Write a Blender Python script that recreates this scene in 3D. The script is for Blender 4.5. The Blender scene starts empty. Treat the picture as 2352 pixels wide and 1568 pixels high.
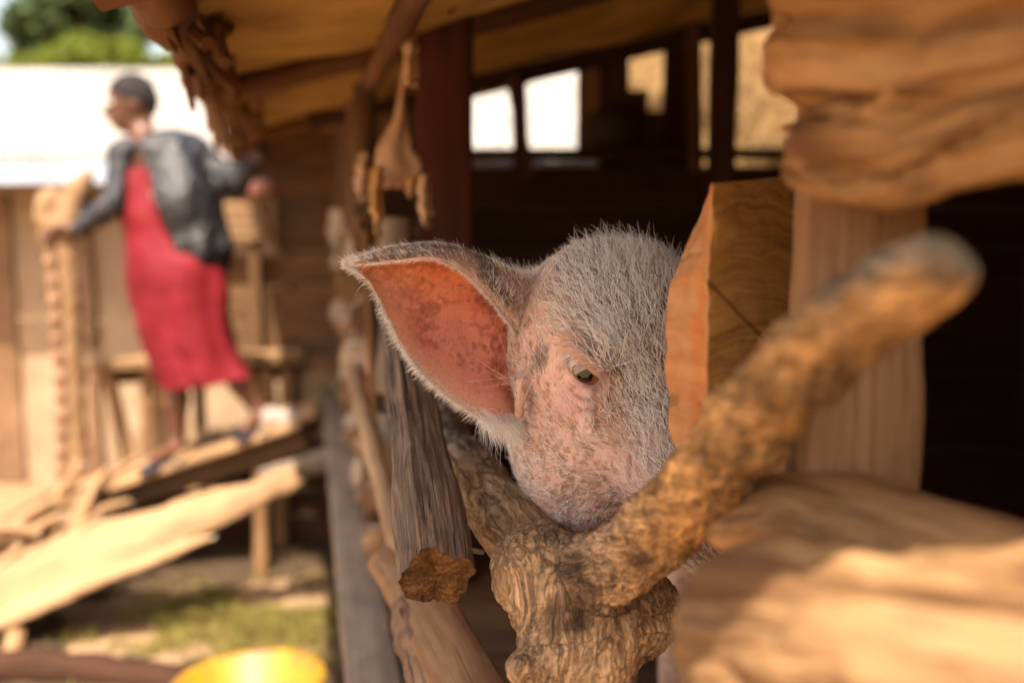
import bpy, math, random
import numpy as np
from mathutils import Vector, Matrix

# ------------------------------------------------------------------ camera, world, sun, exposure
scene = bpy.context.scene
COL = scene.collection
CAM = Vector((0.0, 0.0, 1.5))
PITCH = math.radians(7.1)
cam_data = bpy.data.cameras.new('camera')
cam = bpy.data.objects.new('camera', cam_data)
COL.objects.link(cam)
cam.location = CAM
cam.rotation_euler = (math.radians(90) - PITCH, 0, 0)
cam_data.sensor_width = 36
cam_data.lens = 35
cam_data.clip_start = 0.02
cam_data.clip_end = 500
cam_data.dof.use_dof = True
cam_data.dof.focus_distance = 1.13
cam_data.dof.aperture_fstop = 1.65
scene.camera = cam

SUN_TO = Vector((-0.065, -0.50, 1.0)).normalized()      # towards the sun: high, behind the photographer
world = bpy.data.worlds.new('World')
scene.world = world
world.use_nodes = True
wn = world.node_tree
sky = wn.nodes.new('ShaderNodeTexSky')
sky.sky_type = 'NISHITA'
sky.sun_disc = False
sky.sun_elevation = math.asin(SUN_TO.z)
sky.sun_rotation = math.atan2(SUN_TO.x, SUN_TO.y)
sky.dust_density = 4.0
sky.air_density = 1.3
bg = wn.nodes['Background']
bg.inputs['Strength'].default_value = 0.12
wb = wn.nodes.new('ShaderNodeMix'); wb.data_type = 'RGBA'; wb.blend_type = 'MULTIPLY'      # daylight white balance, slightly warm
wb.inputs[0].default_value = 1.0; wb.inputs[7].default_value = (1.10, 0.97, 0.86, 1)
wn.links.new(sky.outputs[0], wb.inputs[6]); wn.links.new(wb.outputs[2], bg.inputs['Color'])

sun_data = bpy.data.lights.new('sun', 'SUN')
sun_data.energy = 3.7
sun_data.angle = math.radians(0.6)
sun_data.color = (1.0, 0.88, 0.72)
sun = bpy.data.objects.new('sun', sun_data)
COL.objects.link(sun)
sun.rotation_euler = SUN_TO.to_track_quat('Z', 'Y').to_euler()
sun.location = (0, 0, 20)

scene.view_settings.view_transform = 'Standard'
scene.view_settings.look = 'None'
scene.view_settings.gamma = 1.0
scene.view_settings.exposure = 1.75
scene.view_settings.use_curve_mapping = False
scene.cycles.use_denoising = True
scene.cycles.max_bounces = 8
scene.cycles.diffuse_bounces = 3
scene.cycles.transparent_max_bounces = 8
scene.cycles.sample_clamp_indirect = 6.0

rng = np.random.default_rng(7)
random.seed(7)

# ------------------------------------------------------------------ helpers: picture reading to world metres
FPX = 2352 * 35 / 36.0
CP, SP = math.cos(PITCH), math.sin(PITCH)

def P(u, v, d):
    """world point that stands d metres in front of the photographer in the direction read off the photograph"""
    a = (u - 1176) / FPX
    b = (784 - v) / FPX
    return np.array([CAM.x + d * a, CAM.y + d * (CP + b * SP), CAM.z + d * (-SP + b * CP)])

def G(u, v, z):
    """where that direction meets the level z"""
    a = P(u, v, 1.0) - np.array(CAM)
    t = (z - CAM.z) / a[2]
    return np.array(CAM) + a * t

def V3(*a):
    return np.array(a, dtype=float)

# ------------------------------------------------------------------ helpers: noise
def _hash(ix, iy, iz, seed):
    h = (ix.astype(np.uint32) * np.uint32(374761393) + iy.astype(np.uint32) * np.uint32(668265263)
         + iz.astype(np.uint32) * np.uint32(2147483647 & 1274126177) + np.uint32(seed * 974634777 & 0xffffffff))
    h = (h ^ (h >> np.uint32(13))) * np.uint32(1274126177)
    h = h ^ (h >> np.uint32(16))
    return (h & np.uint32(0xffffff)).astype(np.float32) / np.float32(0xffffff) * 2 - 1

def vnoise(p, scale=1.0, seed=0):
    p = np.asarray(p, dtype=np.float32) * np.float32(scale) + 1000
    i = np.floor(p).astype(np.int64)
    f = (p - i).astype(np.float32)
    f = f * f * f * (f * (f * 6 - 15) + 10)
    r = 0
    for dx in (0, 1):
        wx = f[..., 0] if dx else 1 - f[..., 0]
        for dy in (0, 1):
            wy = f[..., 1] if dy else 1 - f[..., 1]
            for dz in (0, 1):
                wz = f[..., 2] if dz else 1 - f[..., 2]
                r = r + wx * wy * wz * _hash(i[..., 0] + dx, i[..., 1] + dy, i[..., 2] + dz, seed)
    return r

def fbm(p, scale=1.0, oct=4, seed=0, gain=0.5):
    r, a = 0, 1.0
    for k in range(oct):
        r = r + a * vnoise(p, scale * 2 ** k, seed + k * 17)
        a *= gain
    return r

# ------------------------------------------------------------------ helpers: objects
def tag(o, label=None, cat=None, group=None, kind=None):
    if label: o['label'] = label
    if cat: o['category'] = cat
    if group: o['group'] = group
    if kind: o['kind'] = kind
    return o

def empty(name, loc=(0, 0, 0)):
    o = bpy.data.objects.new(name, None)
    o.empty_display_size = 0.1
    COL.objects.link(o)
    o.location = loc
    return o

def link(name, me, parent=None, mats=(), smooth=True):
    o = bpy.data.objects.new(name, me)
    for m in mats: me.materials.append(m)
    COL.objects.link(o)
    if parent is not None:
        o.parent = parent
        o.matrix_parent_inverse = Matrix.Translation(-parent.location)
    if smooth and len(me.polygons):
        me.polygons.foreach_set('use_smooth', np.ones(len(me.polygons), dtype=bool))
    return o

def mesh_from(verts, faces, name='m', gc=None, midx=None):
    me = bpy.data.meshes.new(name)
    verts = np.asarray(verts, dtype=np.float32)
    if isinstance(faces, np.ndarray):
        n, k = faces.shape
        me.vertices.add(len(verts)); me.vertices.foreach_set('co', verts.ravel())
        me.loops.add(n * k); me.loops.foreach_set('vertex_index', faces.astype(np.int32).ravel())
        me.polygons.add(n)
        me.polygons.foreach_set('loop_start', (np.arange(n) * k).astype(np.int32))
        me.polygons.foreach_set('loop_total', np.full(n, k, dtype=np.int32))
        me.update(calc_edges=True)
    else:
        me.from_pydata([tuple(v) for v in verts.tolist()], [], faces)
        me.update()
    if gc is not None:
        a = me.attributes.new('gc', 'FLOAT_VECTOR', 'POINT')
        a.data.foreach_set('vector', np.asarray(gc, dtype=np.float32).ravel())
    if midx is not None:
        me.polygons.foreach_set('material_index', np.asarray(midx, dtype=np.int32))
    return me

def col_attr(me, name, col):
    a = me.attributes.new(name, 'FLOAT_COLOR', 'POINT')
    c = np.ones((len(me.vertices), 4), dtype=np.float32)
    c[:, :3] = col
    a.data.foreach_set('color', c.ravel())

def smooth_path(pts, vals, n):
    """Catmull-Rom through pts (k,3) and vals (k,m) resampled to n points"""
    pts = np.asarray(pts, float); vals = np.asarray(vals, float)
    if vals.ndim == 1: vals = vals[:, None]
    d = np.hstack([pts, vals])
    k = len(d)
    if k == 2:
        t = np.linspace(0, 1, n)[:, None]
        r = d[0] * (1 - t) + d[1] * t
        return r[:, :3], r[:, 3:]
    ext = np.vstack([2 * d[0] - d[1], d, 2 * d[-1] - d[-2]])
    t = np.linspace(0, k - 1 - 1e-6, n)
    i = t.astype(int); f = (t - i)[:, None]
    p0, p1, p2, p3 = ext[i], ext[i + 1], ext[i + 2], ext[i + 3]
    r = 0.5 * (2 * p1 + (p2 - p0) * f + (2 * p0 - 5 * p1 + 4 * p2 - p3) * f ** 2 + (3 * p1 - p0 - 3 * p2 + p3) * f ** 3)
    return r[:, :3], r[:, 3:]

def sweep(name, pts, radii, mats, parent=None, segs=24, rings=40, prof='round', up=(0, 0, 1), rough=0.0, rscale=12,
          knots=0.0, seed=0, fibre=0.0, rstretch=1.0, pits=0.0, capdepth=0.0, caps=3, endjag=0.0, smooth=True):
    """a log, pole, plank or beam: radii per point (a, b): a sideways, b along up; round, rect or split section"""
    pts = np.asarray(pts, float)
    rad = np.asarray([(r, r) if np.isscalar(r) else r for r in radii], float)
    C, R = smooth_path(pts, rad, rings)
    T = np.gradient(C, axis=0); T /= np.linalg.norm(T, axis=1)[:, None]
    upv = np.asarray(up, float)
    S = np.cross(T, upv); S /= np.linalg.norm(S, axis=1)[:, None] + 1e-9
    U = np.cross(S, T)
    L = np.concatenate([[0], np.cumsum(np.linalg.norm(np.diff(C, axis=0), axis=1))])
    th = np.linspace(0, 2 * math.pi, segs, endpoint=False)
    c, s = np.cos(th), np.sin(th)
    if prof == 'rect':
        e = 0.22
        px = np.sign(c) * np.abs(c) ** e; py = np.sign(s) * np.abs(s) ** e
    elif prof == 'split':          # a quarter split from a log: flat faces and one bark face
        r0 = 1.0 / np.maximum.reduce([np.abs(c + 0.25 * s) / 0.95, np.abs(s - 0.1 * c) / 0.82, np.abs(0.75 * c - 0.6 * s) / 0.98, np.abs(0.8 * c + 0.5 * s) / 1.05])
        px, py = r0 * c, r0 * s
    elif prof == 'slab':           # flat below, rounded above
        px = c; py = np.where(s > 0, s, s * 0.35)
    else:
        px, py = c, s
    def ring(i, k=1.0, push=0.0):
        lx = px * R[i, 0] * k; ly = py * R[i, 1] * k
        q = C[i] + T[i] * push + np.outer(lx, S[i]) + np.outer(ly, U[i])
        g = np.stack([lx, ly, np.full(segs, L[i] + push)], 1)
        return q, g
    vs, gs = [], []
    for i in range(rings):
        q, g = ring(i); vs.append(q); gs.append(g)
    body_rings = rings
    V = np.concatenate(vs); Gc = np.concatenate(gs)
    rr = np.repeat(R.mean(1), segs)
    nrm = V - np.repeat(C, segs, axis=0); nrm /= np.linalg.norm(nrm, axis=1)[:, None] + 1e-9
    if rough: V = V + nrm * (fbm(Gc * V3(1, 1, rstretch) + seed * 3.1, rscale, 4, seed) * rough)[:, None]
    if pits:
        V = V - nrm * (np.clip(vnoise(Gc * V3(1, 1, .45) + seed * 2.3, 34, seed + 15) - .25, 0, 1) * pits + np.exp(-(vnoise(Gc * V3(1, 1, .18) + seed, 26, seed + 16) / .08) ** 2) * pits * .35)[:, None]
    if knots:
        kn = vnoise(Gc * V3(1, 1, .5) + seed * 7.7, 9, seed + 5)
        V = V + nrm * (np.clip(kn - 0.35, 0, 1) * knots)[:, None]
    if fibre:
        V = V + nrm * ((fbm(Gc * V3(1, 1, 0.06) + seed, 160, 3, seed + 9)) * fibre)[:, None]
    V = V.reshape(rings, segs, 3); Gc = Gc.reshape(rings, segs, 3)
    if endjag:
        for i0, sg in ((0, -1), (rings - 1, 1)):
            jag = fbm(Gc[i0] * V3(1, 1, 0) + seed * 5.5 + i0, 45, 3, seed + 3) * endjag
            for kk, w in ((0, 1), (1, .5)):
                i = i0 - sg * kk
                V[i] += T[i0] * (jag * w * sg)[:, None]
    allv, allg = [V.reshape(-1, 3)], [Gc.reshape(-1, 3)]
    faces, midx = [], []
    for i in range(rings - 1):
        for j in range(segs):
            a, b = i * segs + j, i * segs + (j + 1) % segs
            faces.append((a, b, b + segs, a + segs)); midx.append(0)
    n = rings * segs
    for end in (0, 1):
        i = 0 if end == 0 else rings - 1
        prev = [i * segs + j for j in range(segs)]
        rim = V[i]; cen = rim.mean(0)
        sg = -1 if end == 0 else 1
        for k in range(1, caps + 1):
            f = 1 - k / (caps + 0.6)
            q = cen + (rim - cen) * f
            g = Gc[i] * V3(f, f, 1)
            q = q + T[i] * sg * ((fbm(q, 60, 3, seed + 31) * 0.5 * capdepth)[:, None]) - T[i] * sg * capdepth * 0.3
            allv.append(q); allg.append(g)
            cur = [n + j for j in range(segs)]; n += segs
            for j in range(segs):
                a, b = prev[j], prev[(j + 1) % segs]; c2, d2 = cur[(j + 1) % segs], cur[j]
                faces.append((b, a, d2, c2) if end == 0 else (a, b, c2, d2)); midx.append(1)
            prev = cur
        faces.append(tuple(prev[::-1]) if end == 0 else tuple(prev)); midx.append(1)
    V = np.concatenate(allv); Gc = np.concatenate(allg)
    me = mesh_from(V, [tuple(int(x) for x in f) for f in faces], name, gc=Gc + seed * 0.37, midx=midx if len(mats) > 1 else None)
    me.flip_normals() if _inside_out(me) else None
    o = link(name, me, parent, mats, smooth)
    if smooth:
        try: me.set_sharp_from_angle(angle=math.radians(42))
        except Exception: pass
    return o

def _inside_out(me):
    n = len(me.polygons)
    c = np.empty(n * 3, np.float32); me.polygons.foreach_get('center', c); c = c.reshape(-1, 3)
    m = np.empty(n * 3, np.float32); me.polygons.foreach_get('normal', m); m = m.reshape(-1, 3)
    a = np.empty(n, np.float32); me.polygons.foreach_get('area', a)
    return float(((c * m).sum(1) * a).sum() - (c.mean(0) * (m * a[:, None]).sum(0)).sum()) < 0

def board(name, a, b, w, t, mats, parent=None, up=(0, 0, 1), seed=0, rough=0.002, rings=10, segs=16, **k):
    """a sawn board from a to b, w wide (sideways), t thick (along up)"""
    return sweep(name, [a, b], [(w / 2, t / 2)] * 2, mats, parent, segs=segs, rings=rings, prof='rect', up=up, rough=rough, rscale=9, seed=seed, **k)

# ------------------------------------------------------------------ helpers: signed distance solids
def sd_ell(p, c, r, R=None):
    q = p - np.asarray(c, np.float32)
    if R is not None: q = q @ np.asarray(R, np.float32).T
    r = np.asarray(r, np.float32)
    k0 = np.sqrt(((q / r) ** 2).sum(-1)); k1 = np.sqrt(((q / (r * r)) ** 2).sum(-1))
    return k0 * (k0 - 1) / (k1 + 1e-6)

def sd_cone(p, a, b, ra, rb):
    a = np.asarray(a, np.float32); b = np.asarray(b, np.float32)
    ba = b - a
    t = np.clip(((p - a) @ ba) / float(ba @ ba), 0, 1)
    return np.sqrt(((p - a - t[..., None] * ba) ** 2).sum(-1)) - (ra + (rb - ra) * t)

def smin(a, b, k):
    h = np.clip(0.5 + 0.5 * (b - a) / k, 0, 1)
    return b + (a - b) * h - k * h * (1 - h)

def smax(a, b, k):
    return -smin(-a, -b, k)

def surface_nets(F, lo, hi, step, warp=None):
    """mesh the zero set of F(points) in a box; F is evaluated coarse first, fine only near the surface"""
    lo = np.asarray(lo, float); hi = np.asarray(hi, float)
    n = np.ceil((hi - lo) / step).astype(int) + 1
    n = ((n + 7) // 8) * 8 + 1
    val = np.full(n, 1.0, np.float32)
    B = 8
    cs = [np.arange(0, n[k] - 1, B) for k in range(3)]
    bx, by, bz = np.meshgrid(*cs, indexing='ij')
    blocks = np.stack([bx.ravel(), by.ravel(), bz.ravel()], 1)
    ident = lambda q: lo + q * step
    W_ = warp or ident
    cen = W_(blocks + B / 2.0).astype(np.float32)
    d = F(cen)
    R = 0.5 * 1.6 * np.linalg.norm(W_(blocks + float(B)) - W_(blocks + 0.0), axis=1)
    near = np.abs(d) < R
    for blk, dd in zip(blocks[~near], d[~near]):
        if dd < 0: val[blk[0]:blk[0] + B + 1, blk[1]:blk[1] + B + 1, blk[2]:blk[2] + B + 1] = -1.0
    loc = np.stack(np.meshgrid(*[np.arange(B + 1)] * 3, indexing='ij'), -1).reshape(-1, 3)
    nb = blocks[near]
    for s in range(0, len(nb), 400):
        q = nb[s:s + 400]
        idx = (q[:, None, :] + loc[None]).reshape(-1, 3)
        v = F(W_(idx.astype(float)).astype(np.float32))
        val[idx[:, 0], idx[:, 1], idx[:, 2]] = v
    ins = val < 0
    c = ins[:-1, :-1, :-1].astype(np.int8)
    cnt = np.zeros_like(c)
    for dx in (0, 1):
        for dy in (0, 1):
            for dz in (0, 1):
                cnt += ins[dx:n[0] - 1 + dx, dy:n[1] - 1 + dy, dz:n[2] - 1 + dz]
    act = (cnt > 0) & (cnt < 8)
    ci = np.argwhere(act)
    vid = np.full(act.shape, -1, np.int64); vid[act] = np.arange(len(ci))
    acc = np.zeros((len(ci), 3)); num = np.zeros(len(ci))
    for ax in range(3):
        o1, o2 = [(1, 2), (0, 2), (0, 1)][ax]
        for a in (0, 1):
            for b in (0, 1):
                p0 = ci.copy(); p0[:, o1] += a; p0[:, o2] += b
                p1 = p0.copy(); p1[:, ax] += 1
                v0 = val[p0[:, 0], p0[:, 1], p0[:, 2]]; v1 = val[p1[:, 0], p1[:, 1], p1[:, 2]]
                m = (v0 < 0) != (v1 < 0)
                t = np.where(m, v0 / (v0 - v1 + 1e-12), 0)
                q = p0.astype(float); q[:, ax] += t
                acc += q * m[:, None]; num += m
    V = W_(acc / num[:, None])
    quads = []
    for ax in range(3):
        o1, o2 = [(1, 2), (2, 0), (0, 1)][ax]
        sl0 = [slice(1, n[k] - 1) for k in range(3)]; sl1 = list(sl0)
        sl0[ax] = slice(0, n[ax] - 1); sl1[ax] = slice(1, n[ax])
        a = ins[tuple(sl0)]; b = ins[tuple(sl1)]
        e = np.argwhere(a != b)
        base = e + 1; base[:, ax] -= 1
        inside = a[e[:, 0], e[:, 1], e[:, 2]]
        def cell(d1, d2):
            q = base.copy(); q[:, o1] -= d1; q[:, o2] -= d2
            return vid[q[:, 0], q[:, 1], q[:, 2]]
        f = np.stack([cell(0, 0), cell(1, 0), cell(1, 1), cell(0, 1)], 1)
        f[~inside] = f[~inside][:, ::-1]
        quads.append(f)
    quads = np.concatenate(quads)
    quads = quads[(quads >= 0).all(1)]
    return V, quads

def graded(lo, a, b, hi, fine, coarse):
    """per-axis cell spacing: fine between a and b, coarse outside; returns box size in cells and the map to metres"""
    ax = []
    for k in range(3):
        n = [int(round((a[k] - lo[k]) / coarse)), int(round((b[k] - a[k]) / fine)), int(round((hi[k] - b[k]) / coarse))]
        ax.append((np.cumsum([0] + n).astype(float), np.array([lo[k], a[k], b[k], hi[k]])))
    def warp(q):
        q = np.asarray(q, float); o = np.empty_like(q)
        for k in range(3):
            t, x = ax[k]; o[..., k] = np.interp(q[..., k], t, x) + np.maximum(q[..., k] - t[-1], 0) * coarse
        return o
    return [a_[0][-1] for a_ in ax], warp

def vert_normals(me):
    n = np.empty(len(me.vertices) * 3, np.float32)
    me.vertex_normals.foreach_get('vector', n)
    return n.reshape(-1, 3)
# ------------------------------------------------------------------ materials
def new_mat(name):
    m = bpy.data.materials.new(name)
    m.use_nodes = True
    nt = m.node_tree
    return m, nt, nt.nodes['Principled BSDF']

def N(nt, t, **k):
    n = nt.nodes.new('ShaderNode' + t)
    for a, b in k.items():
        if a in n.inputs.keys() if isinstance(a, str) else False: n.inputs[a].default_value = b
        else: setattr(n, a, b)
    return n

def noise(nt, vec, scale, detail=5, rough=0.55, dist=0.0):
    n = nt.nodes.new('ShaderNodeTexNoise')
    n.inputs['Scale'].default_value = scale; n.inputs['Detail'].default_value = detail
    n.inputs['Roughness'].default_value = rough; n.inputs['Distortion'].default_value = dist
    if vec is not None: nt.links.new(vec, n.inputs['Vector'])
    return n.outputs['Fac']

def ramp(nt, fac, stops):
    r = nt.nodes.new('ShaderNodeValToRGB')
    el = r.color_ramp.elements
    while len(el) < len(stops): el.new(0.5)
    for e, (p, c) in zip(el, stops):
        e.position = p
        e.color = (c, c, c, 1) if np.isscalar(c) else (*c, 1)
    nt.links.new(fac, r.inputs[0])
    return r.outputs[0]

def mixc(nt, fac, a, b, mode='MIX'):
    m = nt.nodes.new('ShaderNodeMix'); m.data_type = 'RGBA'; m.blend_type = mode
    for k, s in ((0, fac), (6, a), (7, b)):
        if isinstance(s, bpy.types.NodeSocket): nt.links.new(s, m.inputs[k])
        elif k == 0: m.inputs[0].default_value = s
        else: m.inputs[k].default_value = (*s, 1)
    return m.outputs[2]

def math_(nt, op, a, b=0.0):
    m = nt.nodes.new('ShaderNodeMath'); m.operation = op
    for k, s in ((0, a), (1, b)):
        if isinstance(s, bpy.types.NodeSocket): nt.links.new(s, m.inputs[k])
        else: m.inputs[k].default_value = s
    return m.outputs[0]

def mapping(nt, vec, scale, rnd=True):
    mp = nt.nodes.new('ShaderNodeMapping')
    mp.inputs['Scale'].default_value = scale
    nt.links.new(vec, mp.inputs['Vector'])
    if rnd:
        oi = nt.nodes.new('ShaderNodeObjectInfo')
        sc = nt.nodes.new('ShaderNodeMath'); sc.operation = 'MULTIPLY'; sc.inputs[1].default_value = 37.0
        nt.links.new(oi.outputs['Random'], sc.inputs[0])
        nt.links.new(sc.outputs[0], mp.inputs['Location'])
    return mp.outputs[0]

def bump(nt, h, strength, dist, normal=None):
    b = nt.nodes.new('ShaderNodeBump')
    b.inputs['Strength'].default_value = strength; b.inputs['Distance'].default_value = dist
    nt.links.new(h, b.inputs['Height'])
    if normal is not None: nt.links.new(normal, b.inputs['Normal'])
    return b.outputs[0]

def attr(nt, name='gc'):
    a = nt.nodes.new('ShaderNodeAttribute'); a.attribute_name = name
    return a.outputs['Vector']

def mat_wood(name, dark, mid, light, patch=None, patch_amt=0.5, pscale=14, pst=0.6, fib=70, bmp=0.6, crack=0.6, rough=0.8, vary=0.25):
    m, nt, bs = new_mat(name)
    g = attr(nt)
    f1 = noise(nt, mapping(nt, g, (1, 1, 0.05)), fib, 8, 0.62, 0.6)
    f2 = noise(nt, mapping(nt, g, (1, 1, 0.12)), fib * 0.22, 5, 0.6, 0.8)
    f3 = noise(nt, mapping(nt, g, (1, 1, pst)), pscale, 6, 0.66, 0.4)
    c = ramp(nt, f1, [(0.28, dark), (0.5, mid), (0.72, light)])
    c2 = ramp(nt, f2, [(0.3, dark), (0.55, mid), (0.75, light)])
    c = mixc(nt, 0.5, c, c2)
    c = mixc(nt, 0.55, c, mixc(nt, 1.0, c, ramp(nt, noise(nt, mapping(nt, g, (1, 1, .3)), 9, 4, .6), [(.3, .45), (.7, 1.35)]), 'MULTIPLY'))
    if patch is not None:
        c = mixc(nt, math_(nt, 'MULTIPLY', ramp(nt, f3, [(0.46, 0.0), (0.62, 1.0)]), patch_amt), c, patch)
    cr = noise(nt, mapping(nt, g, (1, 1, 0.035)), fib * 0.8, 4, 0.5, 0.3)
    crk = ramp(nt, cr, [(0.30, 1.0), (0.38, 0.0)])
    c = mixc(nt, math_(nt, 'MULTIPLY', crk, crack), c, tuple(x * 0.25 for x in dark))
    oi = nt.nodes.new('ShaderNodeObjectInfo')
    vv = math_(nt, 'ADD', math_(nt, 'MULTIPLY', oi.outputs['Random'], vary), 1 - vary / 2)
    hs = nt.nodes.new('ShaderNodeHueSaturation'); nt.links.new(vv, hs.inputs['Value']); nt.links.new(c, hs.inputs['Color'])
    nt.links.new(hs.outputs[0], bs.inputs['Base Color'])
    h = math_(nt, 'SUBTRACT', math_(nt, 'ADD', f1, math_(nt, 'MULTIPLY', f2, 0.7)), math_(nt, 'MULTIPLY', crk, 1.2))
    nt.links.new(bump(nt, h, bmp, 0.004), bs.inputs['Normal'])
    bs.inputs['Roughness'].default_value = rough
    bs.inputs['Specular IOR Level'].default_value = 0.25
    return m

def mat_end(name, dark, mid, light, ring=260, bmp=0.5, ramt=0.12):
    m, nt, bs = new_mat(name)
    g = attr(nt)
    sep = nt.nodes.new('ShaderNodeSeparateXYZ'); nt.links.new(mapping(nt, g, (1, 1, 1), False), sep.inputs[0])
    x2 = math_(nt, 'MULTIPLY', sep.outputs[0], sep.outputs[0]); y2 = math_(nt, 'MULTIPLY', sep.outputs[1], sep.outputs[1])
    rr = math_(nt, 'SQRT', math_(nt, 'ADD', x2, y2))
    w = noise(nt, g, 30, 4)
    rr2 = math_(nt, 'ADD', math_(nt, 'MULTIPLY', rr, ring), math_(nt, 'MULTIPLY', w, 5.0))
    rings_ = math_(nt, 'SINE', math_(nt, 'MULTIPLY', rr2, 3.0))
    fine = noise(nt, g, 240, 4, 0.6)
    big = noise(nt, g, 26, 5, 0.65)
    h = math_(nt, 'ADD', math_(nt, 'MULTIPLY', rings_, ramt), math_(nt, 'ADD', math_(nt, 'MULTIPLY', fine, 0.45), math_(nt, 'MULTIPLY', big, 0.55)))
    c = ramp(nt, h, [(0.25, dark), (0.48, mid), (0.74, light)])
    nt.links.new(c, bs.inputs['Base Color'])
    nt.links.new(bump(nt, h, bmp, 0.004), bs.inputs['Normal'])
    bs.inputs['Roughness'].default_value = 0.85
    bs.inputs['Specular IOR Level'].default_value = 0.2
    return m

def mat_bark(name, dark, mid, light, accent, scale=55, bmp=1.0, stretch=0.55, dist=0.008, accent_amt=0.6):
    m, nt, bs = new_mat(name)
    g = attr(nt)
    mp = mapping(nt, g, (1, 1, stretch))
    wob = nt.nodes.new('ShaderNodeTexNoise'); wob.inputs['Scale'].default_value = scale * 0.5; wob.inputs['Detail'].default_value = 4
    nt.links.new(mp, wob.inputs['Vector'])
    va = nt.nodes.new('ShaderNodeVectorMath'); va.operation = 'MULTIPLY_ADD'
    nt.links.new(wob.outputs['Color'], va.inputs[0]); va.inputs[1].default_value = (0.02, 0.02, 0.02); nt.links.new(mp, va.inputs[2])
    vor = nt.nodes.new('ShaderNodeTexVoronoi'); vor.feature = 'DISTANCE_TO_EDGE'; vor.inputs['Scale'].default_value = scale
    nt.links.new(va.outputs[0], vor.inputs['Vector'])
    rd = noise(nt, va.outputs[0], scale, 6, .62, .3)
    edge = ramp(nt, math_(nt, 'ABSOLUTE', math_(nt, 'SUBTRACT', rd, .5)), [(0.0, 0.0), (0.09, 1.0)])
    f1 = noise(nt, mp, scale * 2.2, 8, 0.65, 0.4)
    f2 = noise(nt, mp, scale * 0.35, 5, 0.6)
    h = math_(nt, 'ADD', math_(nt, 'MULTIPLY', edge, 0.55), math_(nt, 'MULTIPLY', f1, 0.75))
    c = ramp(nt, h, [(0.3, dark), (0.62, mid), (0.98, light)])
    c = mixc(nt, math_(nt, 'MULTIPLY', ramp(nt, f2, [(0.42, 0.0), (0.6, 1.0)]), accent_amt), c, accent)
    c = mixc(nt, ramp(nt, h, [(0.2, 0.85), (0.5, 0.0)]), c, tuple(x * 0.5 for x in dark))
    nt.links.new(c, bs.inputs['Base Color'])
    nt.links.new(bump(nt, h, bmp, dist), bs.inputs['Normal'])
    bs.inputs['Roughness'].default_value = 0.75
    bs.inputs['Specular IOR Level'].default_value = 0.3
    return m

def mat_plain(name, col, col2=None, scale=20, rough=0.8, spec=0.3, metal=0.0, bmp=0.0, bs_dist=0.003, trans=0.0):
    m, nt, bs = new_mat(name)
    tc = nt.nodes.new('ShaderNodeTexCoord')
    f = noise(nt, tc.outputs['Object'], scale, 6, 0.6, 0.3)
    c = ramp(nt, f, [(0.3, col), (0.7, col2 or col)])
    nt.links.new(c, bs.inputs['Base Color'])
    bs.inputs['Roughness'].default_value = rough; bs.inputs['Specular IOR Level'].default_value = spec
    bs.inputs['Metallic'].default_value = metal
    if bmp: nt.links.new(bump(nt, noise(nt, tc.outputs['Object'], scale * 3, 8, 0.65), bmp, bs_dist), bs.inputs['Normal'])
    if trans:
        t = nt.nodes.new('ShaderNodeBsdfTranslucent'); nt.links.new(c, t.inputs['Color'])
        mx = nt.nodes.new('ShaderNodeMixShader'); mx.inputs[0].default_value = trans
        nt.links.new(bs.outputs[0], mx.inputs[1]); nt.links.new(t.outputs[0], mx.inputs[2])
        nt.links.new(mx.outputs[0], nt.nodes['Material Output'].inputs['Surface'])
    return m

M = {}
M['weathered'] = mat_wood('weathered_wood', (.055, .032, .018), (.22, .14, .085), (.56, .43, .30), patch=(.085, .055, .04), patch_amt=.75, fib=230, bmp=1.0, crack=1.0)
M['lowrail'] = mat_wood('brown_smooth_rail', (.12, .06, .03), (.27, .155, .085), (.40, .26, .16), patch=(.13, .075, .045), patch_amt=.8, pscale=26, fib=130, bmp=.9, crack=.7)
M['greybark'] = mat_bark('grey_flaking_bark', (.045, .028, .016), (.20, .135, .08), (.36, .27, .18), (.36, .19, .07), scale=42, bmp=1.0, stretch=.35, dist=.006, accent_amt=.5)
M['heartwood'] = mat_wood('orange_heartwood', (.36, .10, .03), (.52, .20, .06), (.60, .28, .10), fib=60, bmp=.5, crack=.3)
M['rotten_end'] = mat_end('rotten_end_wood', (.012, .006, .002), (.075, .034, .010), (.26, .12, .035), bmp=1.0, ramt=.02)
M['greylog'] = mat_wood('grey_barkless_log', (.08, .052, .03), (.25, .18, .12), (.40, .31, .22), patch=(.34, .20, .09), patch_amt=.5, fib=40, bmp=.5, crack=.5)
M['sill'] = mat_wood('grey_sill_wood', (.10, .07, .045), (.22, .165, .115), (.32, .25, .18), patch=(.13, .10, .08), fib=40, bmp=.3, crack=.3)
M['pale'] = mat_wood('pale_split_wood', (.15, .078, .034), (.33, .20, .10), (.45, .30, .165), patch=(.22, .125, .06), patch_amt=.8, pst=.15, fib=30, bmp=.4, crack=.35)
M['tan'] = mat_wood('tan_post_wood', (.16, .08, .032), (.31, .17, .08), (.43, .265, .145), patch=(.20, .095, .035), fib=100, bmp=.4, crack=.45, vary=.1)
M['pinkwood'] = mat_wood('pinkish_debarked_wood', (.16, .08, .04), (.32, .18, .10), (.44, .28, .175), patch=(.18, .10, .06), fib=26, bmp=.4, crack=.35)
M['orangewood'] = mat_wood('orange_sawn_wood', (.34, .13, .04), (.52, .26, .10), (.62, .37, .18), patch=(.48, .16, .04), patch_amt=.5, fib=60, bmp=.5, crack=.35, vary=.05)
M['sawn_end'] = mat_end('sawn_end_grain', (.12, .055, .014), (.32, .155, .04), (.46, .25, .08), ring=60, bmp=.35)
M['brownboard'] = mat_wood('brown_boards', (.05, .024, .009), (.13, .066, .027), (.21, .115, .05), patch=(.08, .045, .02), fib=30, bmp=.4, crack=.5)
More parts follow.
